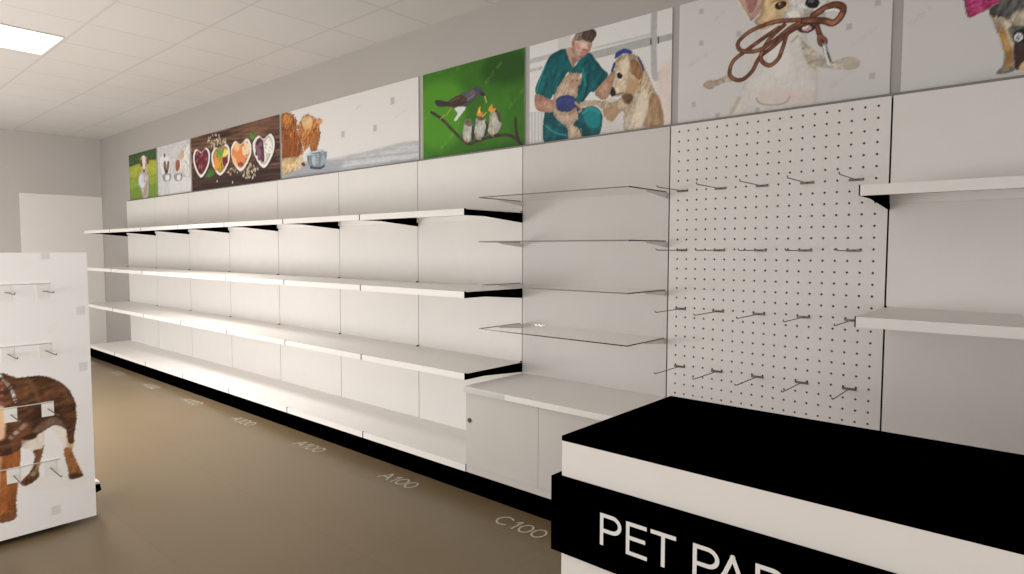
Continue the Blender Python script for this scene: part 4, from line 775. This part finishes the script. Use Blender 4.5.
  ('l',(190,180,170),[(0.687,0.502),(0.726,0.538)],{'w':0.02,'a':0.45,'dash':0.01}),
  ('l',(190,170,150),[(0.736,0.273),(0.766,0.327)],{'w':0.02,'a':0.5,'dash':0.008}),
  ('s',(186,180,176),[(0.828,1.344)],{'r':0.02,'a':0.7}),
  ('s',(186,180,176),[(0.966,1.064)],{'r':0.02,'a':0.7}),
  ('s',(186,180,176),[(0.967,0.78)],{'r':0.02,'a':0.7}),
  ('s',(186,180,176),[(0.828,0.08)],{'r':0.021,'a':0.7}),
  ('l',(204,197,190),[(0.674,1.036),(0.707,1.073)],{'w':0.03,'a':0.35,'dash':0.012}),
  ('l',(204,197,190),[(0.823,0.969),(0.918,1.043)],{'w':0.03,'a':0.35,'dash':0.012}),
  ('l',(204,197,190),[(0.742,0.856),(0.81,0.902)],{'w':0.03,'a':0.35,'dash':0.012}),
  ('l',(204,197,190),[(0.737,1.309),(0.769,1.311)],{'w':0.03,'a':0.35,'dash':0.012}),
 ],
}

def sheet(name, ops, O, du, w, h, res, white, thick, normal):
    """picture printed on the front of a thin board, one mesh"""
    nx, ny, U, V, A = paint(ops, w, h, res, white)
    O = np.array(O, float); du = np.array(du, float); nrm = np.array(normal, float)
    P = O + U[..., None]*du + V[..., None]*np.array([0, 0, 1.0])
    n = nx*ny; co = np.vstack([P.reshape(-1, 3)])
    cs = [O, O + du*w, O + du*w + np.array([0,0,h]), O + np.array([0,0,h])]
    bx = np.array(cs + [c - nrm*thick for c in cs]); co = np.vstack([co, bx])
    idx = np.arange(n).reshape(ny, nx)
    q = np.stack([idx[:-1,:-1], idx[:-1,1:], idx[1:,1:], idx[1:,:-1]], -1).reshape(-1, 4)
    e = n + np.array([[0,4,5,1],[1,5,6,2],[2,6,7,3],[3,7,4,0],[7,6,5,4]])
    F = np.vstack([q, e]); me = bpy.data.meshes.new(name)
    me.vertices.add(len(co)); me.vertices.foreach_set('co', co.ravel())
    me.loops.add(F.size); me.loops.foreach_set('vertex_index', F.ravel().astype(np.int32))
    me.polygons.add(len(F)); me.polygons.foreach_set('loop_start', np.arange(0, F.size, 4, dtype=np.int32))
    me.update(calc_edges=True); me.validate()
    ca = me.color_attributes.new('print', 'FLOAT_COLOR', 'POINT')
    col = np.ones((len(co), 4)); col[:n, :3] = A.reshape(-1, 3); col[n:, :3] = .7
    ca.data.foreach_set('color', col.ravel().astype(np.float32))
    me.materials.append(M['print'])
    o = bpy.data.objects.new(name, me); COL.objects.link(o)
    return o
Z0, HP = 2.057, .600
POST = [('grass', .02, .96, 110, (205, 198, 190), 'small picture panel of a white dog running on green grass'),
        ('bowls', 1.02, .97, 110, (205, 198, 190), 'picture panel of two white and brown dogs eating from bowls'),
        ('food', 2.02, 1.97, 130, (212, 204, 195), 'picture panel of heart shaped bowls of food on dark wood'),
        ('cat', 4.02, 1.95, 140, (224, 215, 207), 'wide white picture panel of ginger cats eating from a metal pail'),
        ('bird', 6.02, .96, 180, (214, 206, 197), 'green picture panel of a bird feeding three chicks on a branch'),
        ('vet', 7.02, .96, 210, (201, 193, 185), 'picture panel of a vet in teal scrubs with a cat and a golden dog'),
        ('leash', 8.02, .96, 260, (188, 179, 169), 'picture panel of a white puppy holding a brown leather leash'),
        ('knit', 9.02, .96, 200, (188, 179, 169), 'picture panel of a dog in a pink knitted coat, at the top right')]
for key, x, w, res, white, lab in POST:
    o = sheet('picture_panel', ART[key], (x + (x-9.572)*.0039, .052, Z0+.0026), (1, 0, 0), w*1.0039, HP*1.0039, res, white, .0075, (0, -1, 0))
    tag(o, lab, 'picture panel', 'picture panels above the shelves')

# ------------------------------------------------------------------ display board at the left
BX = 5.85
t = thing('display_board', 'white printed end board with a brown dog at the left edge', 'display board', (0, 0, 0))
o = sheet('printed_panel', ART['board'], (BX, -3.04, .03), (0, 1, 0), 1.0, 1.355, 230, (197, 192, 188), .016, (1, 0, 0))
o.parent = t
ROWS = ((1.236, 1.199), (.945, .909), (.655, .622), (.366, .329))
b = bmesh.new(); box(b, BX-.046, BX-.017, -2.56, -2.52, 0, 1.36); obj('upright', b, M['shelf'], t)
b = bmesh.new(); box(b, BX-.60, BX-.046, -2.55, -2.53, .19, 1.36); obj('back_panel', b, M['panel'], t)
b = bmesh.new(); box(b, BX-.60, BX-.20, -2.95, -2.12, 0, .12); obj('kick_plate', b, M['black'], t)
b = bmesh.new(); box(b, BX-.60, BX-.018, -3.05, -2.016, .185, .197); obj('base_shelf', b, M['shelf'], t)
b = bmesh.new(); prism(b, [(-2.10, .12), (-2.008, .150), (-2.014, .184), (-3.05, .184), (-3.04, .12)], 0, BX-.60, BX-.019); obj('base_bracket', b, M['black'], t)['label'] = 'black base edge'
for (zr, zh) in ROWS:
    b = bmesh.new(); tube(b, [(BX+.006, -2.99, zr), (BX+.006, -2.204 if zr > .5 else -2.190, zr)], .0026, 8)
    rod = obj('hook_rail', b, M['rod'], t, smooth=True)
hk = None
for ri, (zr, zh) in enumerate(ROWS):
    for ci, y in enumerate((-2.3735, -2.2285)):
        lab = 'short hook on a white square plate, %s of the display board, %s column' % (('top row', 'second row', 'third row', 'lowest row')[ri], ('left', 'right')[ci])
        if hk is None:
            hk = th = thing('board_hook', lab, 'hook', group='short hooks on the display board')
            b = bmesh.new(); box(b, .0003, .003, -.025, .025, -.036, .036); obj('plate', b, M['rod'], th)['label'] = 'white square plate'
            b = bmesh.new(); tube(b, [(.002, 0, 0), (.10, 0, 0), (.178, 0, 0), (.191, 0, .001), (.197, 0, .004), (.199, 0, .009)], .0024, 8)
            obj('wire', b, M['wire'], th, smooth=True)
        else: th = copy_tree(hk)
        th.location = (BX, y, zh); th['label'] = lab

# ------------------------------------------------------------------ checkout counter
CX0, CX1, CYF, CYB = 8.658, 11.0, -1.803, -1.238
t = thing('checkout_counter', 'white checkout counter with black top and black sign band', 'counter', (CX0, CYF, 0))
w, d = CX1-CX0, CYB-CYF
b = bmesh.new(); box(b, .0006, w, .0006, d, 0, .938); obj('body', b, M['counter'], t)
b = bmesh.new(); box(b, 0, w, 0, d, .938, .950); obj('countertop', b, M['black'], t)['label'] = 'black countertop'
b = bmesh.new(); box(b, -.018, w, -.018, .0002, .667, .851); box(b, -.018, .0002, .0002, d, .667, .851); band = obj('sign_band', b, M['black'], t); band['label'] = 'black band with white letters'

# ------------------------------------------------------------------ lettering (ribbons)
def arc(cx, cy, rx, ry, a0, a1, n=14):
    return [(cx + rx*math.cos(math.radians(a0+(a1-a0)*k/n)), cy + ry*math.sin(math.radians(a0+(a1-a0)*k/n))) for k in range(n+1)]
PB = [(0,1), (.52,1)] + arc(.55, .735, .42, .265, 82, -82) + [(.52,.47), (0,.47)]
GLY = {'P': [[(0,0),(0,1)], PB], 'E': [[(0,0),(0,1)], [(0,1),(.95,1)], [(0,.53),(.88,.53)], [(0,0),(.98,0)]],
       'T': [[(.5,0),(.5,1)], [(0,1),(1,1)]], 'A': [[(0,0),(.5,1)], [(.5,1),(1,0)], [(.17,.36),(.83,.36)]],
       'R': [[(0,0),(0,1)], PB, [(.50,.47),(.72,.34),(1.0,0)]],
       '1': [[(.55,0),(.55,1)], [(.55,1),(.2,.76)]], '0': [arc(.5,.5,.46,.5,90,450,28)], 'C': [arc(.52,.5,.50,.52,48,312,22)]}
LIFT = [0]
def ribbon(b, line, s, place0):
    LIFT[0] = (LIFT[0] + 1) % 6; lift = LIFT[0]*.00012
    place = lambda x, y: place0(x, y, lift)
    pts = [line[0]]
    for p in line[1:]:
        if math.dist(p, pts[-1]) > s*.12: pts.append(p)
    closed = len(pts) > 3 and math.dist(line[0], line[-1]) < 1e-6
    if closed and math.dist(pts[0], pts[-1]) < s*.3: pts.pop()
    n = len(pts); L, R = [], []
    if not closed:                                          # square stroke ends
        for i, j in ((0, 1), (-1, -2)):
            d = math.dist(pts[i], pts[j]); pts[i] = tuple(pts[i][q] + (pts[i][q]-pts[j][q])/d*s*.48 for q in (0, 1))
    for i, p in enumerate(pts):
        a = pts[(i-1) % n] if closed or i else None; c = pts[(i+1) % n] if closed or i < n-1 else None
        ns = []
        for q, r in ((a, p), (p, c)):
            if q is None or r is None: continue
            d = math.dist(q, r); ns.append((-(r[1]-q[1])/d, (r[0]-q[0])/d))
        if len(ns) == 1: ns = ns*2
        mx, my = ns[0][0]+ns[1][0], ns[0][1]+ns[1][1]; k = max(mx*mx + my*my, .6)
        mx, my = mx*s/k, my*s/k
        L.append(b.verts.new(place(p[0]+mx, p[1]+my))); R.append(b.verts.new(place(p[0]-mx, p[1]-my)))
    for i in range(n if closed else n-1):
        j = (i+1) % n; b.faces.new((L[i], R[i], R[j], L[j]))
def word(text, xs, ws, h, s, place):
    b = bmesh.new()
    for ch, x, wd in zip(text, xs, ws):
        for ln in GLY[ch]: ribbon(b, [(x + p[0]*wd, s/2 + p[1]*(h-s)) for p in ln], s, place)
    return b
xs = [8.7875, 8.8565, 8.9173, 9.0155, 9.067, 9.1445]; ws = [.0495, .045, .0515, .0495, .056, .050]
for i0, i1 in ((0, 3), (3, 6)):
    txt = 'PETPAR'[i0:i1]
    b = word(txt, [x-CX0 for x in xs[i0:i1]], ws[i0:i1], .0755, .0090, lambda x, y, l: (x, -.0182-l, .723 + y))
    obj('lettering', b, M['letter'], band, keep=True)['label'] = 'white letters ' + txt

WHERE = ['the farthest shelving bay', 'the bay under the two dogs picture', 'the bay under the left food bowls', 'the bay under the right food bowls',
         'the bay under the ginger cats', 'the bay under the blank white picture half', 'the bay under the green bird picture']
codes = [(i, 'A100', WHERE[i]) for i in range(7)] + [(7, 'C100', 'the low cabinet')]
for i, txt, wh in codes:
    b = word(txt, [0, .097, .152, .235], [.086, .058, .070, .070], .098, .0105, lambda x, y, l: (x, y, l))
    o = obj('floor_lettering', b, M['floor_letter'], keep=True); o.location = (i + (.412 if txt[0] == 'A' else .388), -.692, .0012)
    tag(o, 'pale lettering %s on the brown floor before %s' % (txt, wh), 'floor lettering', 'bay codes lettered on the floor')

# ------------------------------------------------------------------ world, camera, colour
wd = bpy.data.worlds.new('ambient'); bpy.context.scene.world = wd; wd.use_nodes = True
bg = wd.node_tree.nodes['Background']; bg.inputs['Color'].default_value = (1.0, .958, .905, 1); bg.inputs['Strength'].default_value = .575

cam = bpy.data.cameras.new('camera'); co = bpy.data.objects.new('camera', cam); COL.objects.link(co)
cam.sensor_width = 36.0; cam.lens = 633.7264 * 36.0 / 1024.0; cam.clip_start = .05
yaw, pit, rol = math.radians(41.257), math.radians(-3.376), math.radians(.107)
fw = Vector((-math.sin(yaw)*math.cos(pit), math.cos(yaw)*math.cos(pit), math.sin(pit)))
r = Vector((math.cos(yaw), math.sin(yaw), 0)); u = r.cross(fw)
r, u = r*math.cos(rol) + u*math.sin(rol), u*math.cos(rol) - r*math.sin(rol)
co.matrix_world = Matrix(((r.x, u.x, -fw.x, 9.572), (r.y, u.y, -fw.y, -3.0308), (r.z, u.z, -fw.z, 1.4036), (0, 0, 0, 1)))
sc = bpy.context.scene; sc.camera = co
sc.view_settings.view_transform = 'Standard'; sc.view_settings.look = 'None'
sc.view_settings.exposure = 0.0; sc.view_settings.gamma = 1.0
